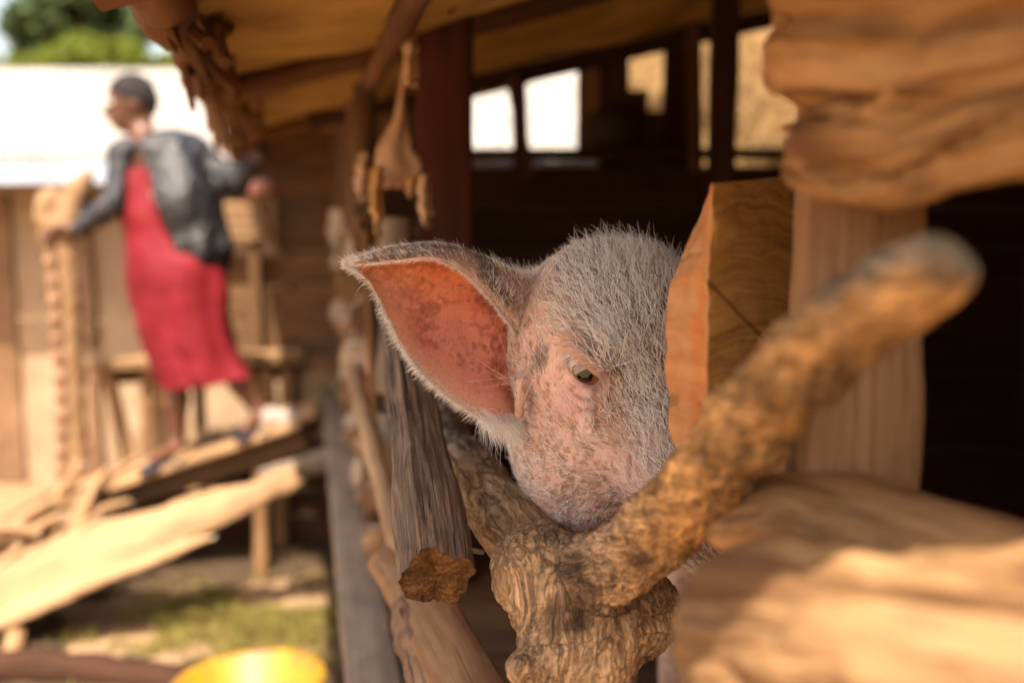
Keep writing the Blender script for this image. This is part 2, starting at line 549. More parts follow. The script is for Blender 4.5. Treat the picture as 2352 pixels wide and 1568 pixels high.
M['farboard'] = mat_wood('far_boards', (.07, .035, .014), (.17, .09, .038), (.26, .15, .07), patch=(.11, .06, .03), fib=30, bmp=.4, crack=.5)
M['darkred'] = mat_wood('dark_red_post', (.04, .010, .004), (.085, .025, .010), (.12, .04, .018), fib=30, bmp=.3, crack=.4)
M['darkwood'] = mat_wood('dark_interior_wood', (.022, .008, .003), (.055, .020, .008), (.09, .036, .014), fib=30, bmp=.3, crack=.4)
M['rafter'] = mat_wood('rafter_wood', (.05, .018, .006), (.13, .055, .018), (.22, .10, .035), fib=30, bmp=.4, crack=.5)
M['stump'] = mat_wood('rough_orange_log', (.07, .028, .008), (.36, .18, .06), (.54, .32, .14), patch=(.11, .045, .013), patch_amt=.9, pscale=34, pst=.18, fib=50, bmp=1.0, crack=.7)
M['biglog'] = mat_wood('smooth_pale_log', (.12, .06, .022), (.36, .20, .085), (.50, .32, .165), patch=(.11, .05, .017), patch_amt=.85, pscale=30, pst=.12, fib=44, bmp=.9, crack=.55)
M['bark'] = mat_bark('knobbly_bark', (.085, .050, .024), (.30, .185, .09), (.52, .35, .18), (.42, .20, .045), scale=72, bmp=1.0, stretch=.8, dist=.006, accent_amt=.45)
M['bark_end'] = mat_end('old_cut_end', (.10, .07, .045), (.30, .23, .16), (.46, .38, .28), bmp=.5)
# ------------------------------------------------------------------ the near fence: branch, logs, post, block
def build_branch():
    """forked trunk with the long limb that comes up towards the photographer"""
    limb = [((1330, 1350, 1.085), .046), ((1430, 1282, 1.03), .035), ((1520, 1210, .96), .034), ((1620, 1114, .86), .0325), ((1725, 974, .76), .0305),
            ((1850, 826, .67), .0262), ((1960, 734, .615), .0235), ((2060, 670, .575), .0205), ((2150, 622, .548), .0170), ((2198, 598, .538), .0115)]
    stem = [((1330, 1350, 1.085), .052), ((1348, 1440, 1.085), .053), ((1348, 1560, 1.08), .052), ((1350, 1760, 1.07), .064), ((1350, 2000, 1.07), .078)]
    lc = [(P(*a), r) for a, r in limb]; sc = [(P(*a), r) for a, r in stem]
    e_ = sc[-1][0]; sc.append((V3(e_[0], e_[1], -.02), .085))
    extra = [((P(1265, 1370, 1.10)), P(1212, 1300, 1.105), .050, .036),
             ((P(1212, 1300, 1.105)), P(1250, 1265, 1.16), .036, .034),
             ((P(1300, 1500, 1.07)), P(1205, 1530, 1.035), .050, .018),
             ((P(1400, 1400, 1.11)), P(1468, 1392, 1.12), .050, .040),
             ((P(1450, 1400, 1.12)), P(1480, 1420, 1.12), .038, .036)]
    def F(p):
        d = None
        for seq in (lc, sc):
            for (a, ra), (b, rb) in zip(seq[:-1], seq[1:]):
                e = sd_cone(p, a, b, ra, rb)
                d = e if d is None else smin(d, e, .018)
        for a, b, ra, rb in extra: d = smin(d, sd_cone(p, a, b, ra, rb), .03)
        # thorns on the left
        for u, v in ((1160, 1258), (1158, 1278)):
            d = smin(d, sd_cone(p, P(u + 22, v + 2, 1.085), P(u - 2, v - 4, 1.075), .008, .001), .006)
        tp = lc[-1][0]; td = (lc[-1][0] - lc[-2][0]) / np.linalg.norm(lc[-1][0] - lc[-2][0])
        d = smax(d, (p - tp.astype(np.float32)) @ td.astype(np.float32) + .25 * (p[..., 2] - tp[2]) - .003, .003)
        return d.astype(np.float32)
    size, warp = graded((-.12, .34, -.08), (-.07, .92, .96), (.17, 1.16, 1.28), (.36, 1.26, 1.66), .0017, .0036)
    V, Q = surface_nets(F, (0, 0, 0), size, 1.0, warp)
    me = mesh_from(V, Q)
    if _inside_out(me):
        Q = Q[:, ::-1].copy(); bpy.data.meshes.remove(me); me = mesh_from(V, Q)
    nr = vert_normals(me)
    bpy.data.meshes.remove(me)
    # grain coordinates that follow limb and stem
    best = np.full(len(V), 9.0); gc = np.zeros((len(V), 3)); acc_ = 0.0
    for q0, seq in enumerate((lc, sc)):
        acc_ = q0 * 3.0
        for (a, ra), (b, rb) in zip(seq[:-1], seq[1:]):
            ba = b - a; L_ = np.linalg.norm(ba); t_ = np.clip((V - a) @ ba / L_ ** 2, 0, 1)
            rv = V - (a + t_[:, None] * ba); dd_ = np.linalg.norm(rv, axis=1) - (ra + (rb - ra) * t_)
            rv = rv - ((rv @ ba) / L_ ** 2)[:, None] * ba
            m_ = dd_ < best; best = np.where(m_, dd_, best)
            gc[m_] = rv[m_] + V3(.4, .3, 1) * (acc_ + t_[m_, None] * L_) * .38
            acc_ += L_
    crev = np.abs(fbm(V * V3(1, 1, .8), 34, 3, 61))
    d = fbm(V, 14, 3, 60) * .0045 + (np.minimum(crev, .45) - .22) * .006 + (np.minimum(np.abs(fbm(V * V3(1, 1, .7), 85, 2, 64)), .5) - .25) * .0030 + fbm(V, 170, 2, 62) * .0007
    wv = V + np.stack([vnoise(V, 40, 91), vnoise(V, 40, 92), vnoise(V, 40, 93)], 1) * .012
    d += -np.exp(-(vnoise(gc, 60, 68) / .07) ** 2) * .0034 * np.clip(vnoise(gc, 12, 69) + .6, 0, 1)
    d += -np.exp(-(vnoise(wv * V3(1, 1, .7), 42, 66) / .08) ** 2) * .0018 - np.exp(-(vnoise(wv, 95, 67) / .10) ** 2) * .0012
    # broken snag scars
    for c_, r_ in ((P(1425, 1235, 1.0), .012), (P(1700, 1010, .76), .010), (P(1380, 1500, 1.03), .015)):
        q_ = np.linalg.norm(V - c_, axis=1); d += np.exp(-((q_ - r_) / .004) ** 2) * .004 - np.exp(-(q_ / r_) ** 2) * .003
    tipw = np.clip((np.linalg.norm(V - P(2198, 598, .538), axis=1)) / .12, .15, 1)
    V = V + nr * (d * tipw)[:, None]
    me = mesh_from(V, Q, 'forked_branch', gc=gc)
    # own colour: orange bark along the limb, greyer wood at the fork and at the worn tip
    tip = np.linalg.norm(V - P(2198, 598, .538), axis=1)
    t = np.clip((np.linalg.norm(V - P(1330, 1335, 1.085), axis=1) - .10) / .16, 0, 1)
    col = V3(.38, .235, .12) * (1 - t[:, None]) + V3(.46, .245, .085) * t[:, None]
    g = np.clip((.14 - tip) / .07 + fbm(V, 30, 2, 5) * .3, 0, 1)[:, None] * np.clip((nr[:, 2:3] + .1) * 1.5, 0, 1)
    col = col * (1 - g) + V3(.27, .215, .15) * g
    col = col * (1 + fbm(V, 22, 3, 77)[:, None] * .35)
    sc_ = np.clip(fbm(V, 17, 2, 78) * 1.8 - .5, 0, .8)[:, None]
    col = col * (1 - sc_) + V3(.10, .055, .028) * sc_
    col_attr(me, 'tint', np.clip(col, .01, 1))
    m, nt, bs = new_mat('branch_bark')
    a = nt.nodes.new('ShaderNodeAttribute'); a.attribute_name = 'tint'
    g_ = attr(nt)
    f1 = noise(nt, mapping(nt, g_, (1, 1, .7), False), 130, 9, .68, .7); f2 = noise(nt, g_, 42, 6, .62, 1.2)
    vor = nt.nodes.new('ShaderNodeTexVoronoi'); vor.feature = 'DISTANCE_TO_EDGE'; vor.inputs['Scale'].default_value = 62
    va = nt.nodes.new('ShaderNodeVectorMath'); va.operation = 'MULTIPLY_ADD'
    nz = nt.nodes.new('ShaderNodeTexNoise'); nz.inputs['Scale'].default_value = 50; nz.inputs['Detail'].default_value = 5; nt.links.new(g_, nz.inputs['Vector'])
    nt.links.new(nz.outputs['Color'], va.inputs[0]); va.inputs[1].default_value = (.028, .028, .028); nt.links.new(g_, va.inputs[2])
    nt.links.new(va.outputs[0], vor.inputs['Vector'])
    rd = noise(nt, va.outputs[0], 62, 5, .6, 1.5)
    ed = ramp(nt, math_(nt, 'ABSOLUTE', math_(nt, 'SUBTRACT', rd, .5)), [(0.0, 0.0), (.07, 1.0)])
    h = math_(nt, 'ADD', math_(nt, 'MULTIPLY', ed, .18), math_(nt, 'ADD', math_(nt, 'MULTIPLY', f1, .75), math_(nt, 'MULTIPLY', f2, .65)))
    mul = ramp(nt, h, [(.54, .14), (.74, .64), (1.04, 1.5)])
    c = mixc(nt, 1.0, a.outputs['Color'], mul, 'MULTIPLY')
    nt.links.new(c, bs.inputs['Base Color'])
    nt.links.new(bump(nt, h, 1.0, .006), bs.inputs['Normal'])
    bs.inputs['Roughness'].default_value = .72; bs.inputs['Specular IOR Level'].default_value = .3
    o = link('forked_branch', me, None, [m])
    tag(o, 'knobbly forked branch sweeping up across the pig\'s cheek towards the right', 'branch')

def build_rails():
    # weathered split rail with the rotten end
    a, b = P(886, 600, 1.78), P(1003, 1325, 1.085)
    mid = a * .5 + b * .5 + V3(.005, 0, .008)
    o = sweep('split_rail', [a, mid, b], [(.024, .026), (.031, .033), (.040, .043)], [M['weathered'], M['rotten_end']], segs=120, rings=260, prof='split',
              up=(.25, 0, 1), rough=.0025, rscale=9, knots=.004, fibre=.0020, capdepth=.007, caps=14, endjag=.005, seed=3)
    tag(o, 'weathered grey split rail under the pig\'s ear, its broken end facing out', 'rail')
    # round rail behind it, running to the fork
    a, b = P(925, 780, 2.15), P(1240, 1290, 1.15)
    o = sweep('round_rail', [a, P(1010, 985, 1.66), P(1105, 1115, 1.36), b], [.034, .037, .041, .040], [M['greybark'], M['bark_end']], segs=72, rings=200,
              rough=.006, rscale=16, knots=.026, seed=11, fibre=.0012)
    tag(o, 'round grey-brown rail with a knot, wedged behind the fork beneath the pig', 'rail')
    # the knot
    c = P(1068, 1178, 1.32)
    kv = []
    # lower rails
    o = sweep('lower_rail', [P(900, 1290, 1.72), P(1010, 1450, 1.42), P(1135, 1700, 1.18), P(1200, 1900, 1.05)], [(.042, .028), (.046, .028), (.050, .028), (.05, .03)], [M['tan'], M['bark_end']],
              segs=48, rings=70, rough=.003, rscale=11, seed=21, fibre=.001)
    tag(o, 'smooth brown lower rail right under the broken rail end', 'rail')
    o = sweep('lower_rail', [P(925, 1385, 1.50), P(955, 1470, 1.43), P(1010, 1620, 1.30), P(1080, 1850, 1.15)], [.012, .026, .031, .032], [M['lowrail'], M['bark_end']],
              segs=40, rings=60, rough=.007, rscale=16, knots=.02, seed=28, fibre=.001)
    tag(o, 'short pale log with dark knot at the bottom edge, left of the smooth lower rail', 'rail')
    o = sweep('thin_pole', [P(808, 840, 2.6), P(858, 1040, 2.1), P(910, 1220, 1.78), P(985, 1440, 1.50), P(1060, 1640, 1.36)], [.020, .020, .020, .018, .018], [M['pale'], M['bark_end']],
              segs=24, rings=50, rough=.004, seed=33)
    tag(o, 'thin pale pole running along the left side of the split rail', 'pole')
    # splinter poking sideways between split rail and round rail
    o = sweep('twig', [P(1050, 1268, 1.11), P(1080, 1263, 1.12), P(1108, 1268, 1.14)], [.003, .0035, .002], [M['greylog']], segs=10, rings=10, rough=.001, seed=2)
    tag(o, 'short broken twig stuck between split rail and round rail', 'twig')

def build_post():
    a, b = P(1978, 1700, .80), P(1968, -500, .84)
    base = V3(.285, .82, -.03); top = V3(.282, .83, 2.02)
    o = sweep('fence_post', [base, (base + top) / 2 + V3(.002, 0, 0), top], [(.048, .036)] * 3, [M['tan'], M['bark_end']], segs=48, rings=120, prof='rect', up=(0.10, 1, 0),
              rough=.004, rscale=7, seed=5, fibre=.0012)
    tag(o, 'upright tan fence post behind the raised branch, right of the cut block', 'post')

def build_block():
    """short cut block: growth rings on the face to the right, rough lens of bark wood on its left"""
    vF = [(1641, 424), (1634, 520), (1628, 640), (1626, 760), (1622, 880), (1620, 960), (1600, 1020)]
    vL = [(1632, 432), (1588, 540), (1545, 640), (1530, 770), (1533, 890), (1541, 985), (1556, 1030)]
    vR = [(1842, 402), (1845, 520), (1848, 640), (1850, 760), (1850, 880), (1850, 980), (1850, 1060)]
    n = 60; m1, m2 = 22, 44
    def cat(a): return smooth_path(np.array([(x, y, 0) for x, y in a], float), np.zeros(len(a)), n)[0]
    F_, L_, R_ = cat(vF), cat(vL), cat(vR)
    rows = []; kinds = []
    for i in range(n):
        f = P(F_[i, 0], F_[i, 1], .905); l = P(L_[i, 0], L_[i, 1], .975); r = P(R_[i, 0], R_[i, 1], .965)
        if i < 3: l = f * (1 - (.3 + i * .2)) + l * (.3 + i * .2)
        bk = l + (r - f)
        row = []
        for k in range(m1): 
            t = k / m1
            row.append(l * (1 - t) + f * t)
        for k in range(m2):
            t = k / m2; row.append(f * (1 - t) + r * t)
        for k in range(6): t = k / 6; row.append(r * (1 - t) + bk * t)
        for k in range(10): t = k / 10; row.append(bk * (1 - t) + l * t)
        rows.append(row)
    V = np.array(rows); m = V.shape[1]
    cen = V.mean(1, keepdims=True)
    nr = V - cen; nr /= np.linalg.norm(nr, axis=2)[:, :, None]
    nl = np.cross(V[n // 2, 0] - V[n // 2, m1], V3(0, 0, 1)); nl /= np.linalg.norm(nl)
    if nl @ (np.array(CAM) - V[n // 2, 3]) < 0: nl = -nl
    ne = np.cross(V[n // 2, m1 + 5] - V[n // 2, m1], V3(0, 0, 1)); ne /= np.linalg.norm(ne)
    if ne @ (np.array(CAM) - V[n // 2, m1 + 9]) < 0: ne = -ne
    tI = np.linspace(0, 1, n)
    for k in range(m1 + 1):
        t = k / m1
        groove = np.exp(-((t - (.70 + .05 * np.sin(tI * 5))) / .13) ** 2) * np.clip((tI - .28) * 9, 0, 1) * np.clip((.86 - tI) * 12, 0, 1)
        V[:, k] += nl * (-.009 * groove + fbm(V[:, k], 40, 3, 8) * (.0034 if t < .97 else .0015))[:, None]
    for k in range(m1, m1 + m2):
        V[:, k] += ne * (fbm(V[:, k] * V3(.6, 1, 2.2), 60, 3, 9) * .0011)[:, None]
    chip = np.clip(fbm(V[:, m1], 55, 3, 44) - .1, 0, 1) * .006
    for dk, w_ in ((0, 1), (1, .55), (-1, .55), (2, .2)):
        V[:, m1 + dk] -= (nl + ne) * (chip * w_)[:, None] * .6
    V[:4] += (fbm(V[:4], 50, 3, 4) * .002)[:, :, None] * V3(0, 0, 1)
    faces, mi = [], []
    for i in range(n - 1):
        for j in range(m):
            a, b = i * m + j, i * m + (j + 1) % m
            faces.append((a, a + m, b + m, b)); tt_ = (j + .5) / m1; ti = i / n; g_ = abs(tt_ - (.70 + .05 * math.sin(ti * 5))) < .13 * min(1, max(0, (ti - .26) * 6)) * min(1, max(0, (.88 - ti) * 8))
            mi.append(1 if m1 <= j < m1 + m2 else (2 if j < m1 and g_ else 0))
    faces.append(tuple(range(m))); mi.append(0)
    faces.append(tuple(range((n - 1) * m, n * m))[::-1]); mi.append(0)
    Vf = V.reshape(-1, 3)
    # grain runs along the normal of the cut face; growth rings centred low right
    o0 = P(1760, 1150, .93)
    ex = ne; ey = np.cross(V3(0, 0, 1), ex); ez = V3(0, 0, 1)
    g = np.stack([(Vf - o0) @ ey, (Vf - o0) @ ez, (Vf - o0) @ ex], 1)
    me = mesh_from(Vf, faces, 'timber_block', gc=g, midx=mi)
    if _inside_out(me): me.flip_normals()
    # cut-face material with rings and the long drying crack
    m_, nt, bs = new_mat('cut_face')
    gg = attr(nt); sep = nt.nodes.new('ShaderNodeSeparateXYZ'); nt.links.new(gg, sep.inputs[0])
    w = noise(nt, gg, 16, 4, .5)
    rr = math_(nt, 'SQRT', math_(nt, 'ADD', math_(nt, 'MULTIPLY', sep.outputs[0], sep.outputs[0]), math_(nt, 'MULTIPLY', sep.outputs[1], sep.outputs[1])))
    ph = math_(nt, 'ADD', math_(nt, 'MULTIPLY', rr, 160), math_(nt, 'MULTIPLY', w, 7.0))
    rg = noise(nt, None, 1.0, 3, .6)
    cx = nt.nodes.new('ShaderNodeCombineXYZ'); nt.links.new(ph, cx.inputs[0]); nt.links.new(math_(nt, 'MULTIPLY', sep.outputs[0], 9), cx.inputs[1])
    nt.links.new(cx.outputs[0], rg.node.inputs['Vector'])
    fine = noise(nt, gg, 300, 4, .6)
    big = noise(nt, gg, 20, 3, .5)
    h = math_(nt, 'ADD', math_(nt, 'MULTIPLY', rg, .6), math_(nt, 'ADD', math_(nt, 'MULTIPLY', fine, .2), math_(nt, 'MULTIPLY', big, .25)))
    c = ramp(nt, h, [(.34, (.13, .055, .012)), (.5, (.30, .14, .032)), (.68, (.42, .215, .06))])
    # crack: a line across the face
    ln = math_(nt, 'ABSOLUTE', math_(nt, 'SUBTRACT', math_(nt, 'ADD', math_(nt, 'MULTIPLY', sep.outputs[0], .85), math_(nt, 'MULTIPLY', sep.outputs[1], 1.0)), math_(nt, 'ADD', .155, math_(nt, 'MULTIPLY', w, .012))))
    ck = ramp(nt, ln, [(0.0, 1.0), (.0018, .6), (.0035, 0.0)])
    c = mixc(nt, math_(nt, 'MULTIPLY', ck, .8), c, (.03, .012, .004))
    nt.links.new(c, bs.inputs['Base Color']); nt.links.new(bump(nt, h, .5, .002), bs.inputs['Normal'])
    bs.inputs['Roughness'].default_value = .8; bs.inputs['Specular IOR Level'].default_value = .2
    o = link('timber_block', me, None, [M['orangewood'], m_, M['heartwood']])
    me.set_sharp_from_angle(angle=math.radians(38))
    tag(o, 'short sawn timber block with cut end grain, wedged between pig and post', 'timber block')

def build_big_logs():
    o = sweep('upper_log', [P(1872, 40, .76), P(1915, 45, .745), P(2080, 40, .71), P(2300, 0, .66), P(2700, -60, .58)], [(.040, .050), (.058, .066), (.060, .068), (.06, .07), (.06, .07)],
              [M['stump'], M['stump']], segs=80, rings=130, rough=.013, rscale=26, knots=.018, fibre=.0015, rstretch=.22, pits=.030, seed=41, capdepth=.02, caps=8, endjag=.02)
    tag(o, 'thick rough log at the top right corner, the upper of two', 'log')
    o = sweep('upper_log', [P(1862, 318, .755), P(1900, 333, .745), P(2070, 340, .71), P(2300, 275, .66), P(2700, 170, .58)], [(.026, .030), (.044, .044), (.048, .044), (.046, .044), (.046, .044)],
              [M['stump'], M['stump']], segs=80, rings=130, rough=.013, rscale=30, knots=.022, fibre=.0015, rstretch=.3, pits=.030, seed=47, capdepth=.02, caps=8, endjag=.02)
    tag(o, 'lumpy brown log crossing the post at its top, the lower of two', 'log')
    o = sweep('flat_rail', [P(1655, 1205, .90), P(1735, 1190, .87), P(1900, 1175, .80), P(2150, 1250, .70), P(2600, 1400, .56)], [(.03, .020), (.052, .028), (.060, .028), (.06, .026), (.06, .026)],
              [M['biglog'], M['bark_end']], segs=64, rings=100, rough=.008, rscale=24, knots=.01, seed=52, rstretch=.2, prof='round')
    tag(o, 'flat-topped pale rail crossing at the foot of the post', 'rail')
    o = sweep('large_log', [P(1645, 1540, .70), P(1695, 1535, .68), P(1850, 1550, .62), P(2200, 1610, .53), P(2700, 1690, .44)], [(.034, .052), (.056, .078), (.064, .084), (.064, .074), (.06, .066)],
              [M['biglog'], M['biglog']], segs=96, rings=140, rough=.011, rscale=22, knots=.014, fibre=.002, rstretch=.18, pits=.020, seed=58, capdepth=.012, caps=10)
    tag(o, 'big pale round log in the bottom right corner, sunlit and closest to the camera', 'log')

build_branch(); build_rails(); build_post(); build_block(); build_big_logs()
# ------------------------------------------------------------------ setting: ground
def xw(y): return .12 - .205 * y                 # outer line of the pig pen
def roofz(x, y): return 1.84 + .27 * (x + .17 + .235 * y)
def xe(y): return -.17 - .235 * y                # eave line

def build_ground():
    n = 160
    # one sheet, finer near the yard
    t = np.linspace(-1, 1, n); s = np.sign(t) * (np.abs(t) ** 2.6) * 120
    X, Y = np.meshgrid(s - 1.5, s + 3.8, indexing='ij')
    Z = np.zeros_like(X)
    p = np.stack([X, Y, Z], -1)
    near = np.exp(-((X + 1.5) ** 2 + (Y - 3.8) ** 2) / 40)
    Z = (fbm(p, 1.1, 3, 71) * .018 + fbm(p, 5, 3, 72) * .008) * near - .005
    V = np.stack([X, Y, Z], -1).reshape(-1, 3)
    i, j = np.meshgrid(np.arange(n - 1), np.arange(n - 1), indexing='ij')
    a = (i * n + j).ravel()
    me = mesh_from(V, np.stack([a, a + n, a + n + 1, a + 1], 1), 'ground')
    m, nt, bs = new_mat('bare_soil')
    tc = nt.nodes.new('ShaderNodeTexCoord')
    f1 = noise(nt, tc.outputs['Object'], 1.7, 6, .6, .4); f2 = noise(nt, tc.outputs['Object'], 22, 8, .7)
    c = ramp(nt, f1, [(.32, (.22, .14, .075)), (.55, (.40, .26, .15)), (.72, (.50, .35, .21))])
    c = mixc(nt, ramp(nt, f2, [(.35, .6), (.55, 0.0)]), c, (.15, .09, .05))
    nt.links.new(c, bs.inputs['Base Color']); nt.links.new(bump(nt, f2, .8, .02), bs.inputs['Normal'])
    bs.inputs['Roughness'].default_value = .95; bs.inputs['Specular IOR Level'].default_value = .1
    o = link('ground', me, None, [m]); o['kind'] = 'structure'
    # dark sheet that paints the shade onto the ground beside pen and ramp
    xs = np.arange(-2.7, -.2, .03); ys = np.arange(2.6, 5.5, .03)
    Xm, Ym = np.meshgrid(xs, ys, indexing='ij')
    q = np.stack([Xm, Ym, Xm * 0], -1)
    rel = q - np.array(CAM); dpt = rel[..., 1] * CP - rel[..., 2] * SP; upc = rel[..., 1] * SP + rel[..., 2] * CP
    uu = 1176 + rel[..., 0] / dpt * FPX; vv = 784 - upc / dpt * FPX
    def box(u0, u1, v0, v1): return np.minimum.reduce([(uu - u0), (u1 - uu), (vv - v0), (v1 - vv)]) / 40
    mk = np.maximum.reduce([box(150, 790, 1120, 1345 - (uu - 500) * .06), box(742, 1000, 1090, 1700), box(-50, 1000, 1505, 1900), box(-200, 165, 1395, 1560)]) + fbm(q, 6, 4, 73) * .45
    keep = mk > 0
    nx_, ny_ = Xm.shape
    i, j = np.meshgrid(np.arange(nx_ - 1), np.arange(ny_ - 1), indexing='ij'); i = i.ravel(); j = j.ravel()
    f = np.stack([i * ny_ + j, (i + 1) * ny_ + j, (i + 1) * ny_ + j + 1, i * ny_ + j + 1], 1)
    f = f[keep.ravel()[f].all(1)]
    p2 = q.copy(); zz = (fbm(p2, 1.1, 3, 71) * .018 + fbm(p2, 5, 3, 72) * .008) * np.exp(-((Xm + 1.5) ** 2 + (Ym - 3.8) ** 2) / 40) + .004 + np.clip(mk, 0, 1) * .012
    o = link('mud', mesh_from(np.stack([Xm, Ym, zz], -1).reshape(-1, 3), f, 'mud'), None, [mat_plain('ground_shade', (.030, .018, .010), (.085, .055, .030), 14, .7, .3, bmp=.7, bs_dist=.01)]); o['kind'] = 'structure'  # dark colour stands in for cast shade
    # straw and chips trodden into the yard
    r = np.random.default_rng(8); k = 2600
    b = np.stack([r.uniform(-3.4, -.5, k), r.uniform(2.4, 5.6, k), np.zeros(k)], 1)
    a = r.random(k) * 6.28; L = .02 + .07 * r.random(k); d = np.stack([np.cos(a), np.sin(a), r.normal(0, .08, k)], 1); s = np.stack([-np.sin(a), np.cos(a), a * 0], 1) * (.0012 + .003 * r.random(k))[:, None]
    b[:, 2] = (fbm(b, 1.1, 3, 71) * .018 + fbm(b, 5, 3, 72) * .008) + .010
    VV = np.stack([b - s, b + s, b + d * L[:, None] + s, b + d * L[:, None] - s], 1).reshape(-1, 3)
    o = link('straw_litter', mesh_from(VV, np.arange(4 * k).reshape(-1, 4), 'straw_litter'), None, [mat_plain('straw_litter', (.30, .19, .08), (.50, .36, .18), 30, .7, .3)], smooth=False)
    tag(o, 'loose straw and chips trodden into the yard soil', 'straw', kind='stuff')
    # short grass
    r = np.random.default_rng(5); k = 9000
    cs = [(G(520, 1400, 0), .42), (G(690, 1385, 0), .22), (G(600, 1460, 0), .30), (G(420, 1480, 0), .25), (G(800, 1450, 0), .35)]
    ci = r.integers(0, len(cs), k)
    base = np.array([cs[c][0] + V3(r.normal(0, cs[c][1]), r.normal(0, cs[c][1] * .7), 0) for c in ci])
    m_ = fbm(base, 5, 3, 9) > -.15; base = base[m_]; k = len(base)
    a = r.random(k) * 6.28; h = .02 + .045 * r.random(k); w = .0022 + .002 * r.random(k)
    lean = np.stack([r.normal(0, .5, k), r.normal(0, .5, k), np.ones(k)], 1); lean /= np.linalg.norm(lean, axis=1)[:, None]
    sd = np.stack([np.cos(a), np.sin(a), a * 0], 1)
    b0 = base - V3(0, 0, .006)
    mid = b0 + lean * (h * .55)[:, None]; tip = b0 + lean * h[:, None] + sd[:, [1, 0, 2]] * (h * .3)[:, None]
    V = np.stack([b0 - sd * w[:, None], b0 + sd * w[:, None], mid + sd * w[:, None] * .8, mid - sd * w[:, None] * .8, tip], 1).reshape(-1, 3)
    F = []
    for q in range(k): F += [(5 * q, 5 * q + 1, 5 * q + 2, 5 * q + 3), (5 * q + 3, 5 * q + 2, 5 * q + 4)]
    o = link('grass', mesh_from(V, F, 'grass'), None, [mat_plain('short_grass', (.15, .14, .03), (.34, .28, .08), 9, .8, .2, trans=.3)])
    tag(o, 'short yellow-green grass growing on the sunlit soil beside the pen', 'grass', kind='stuff')

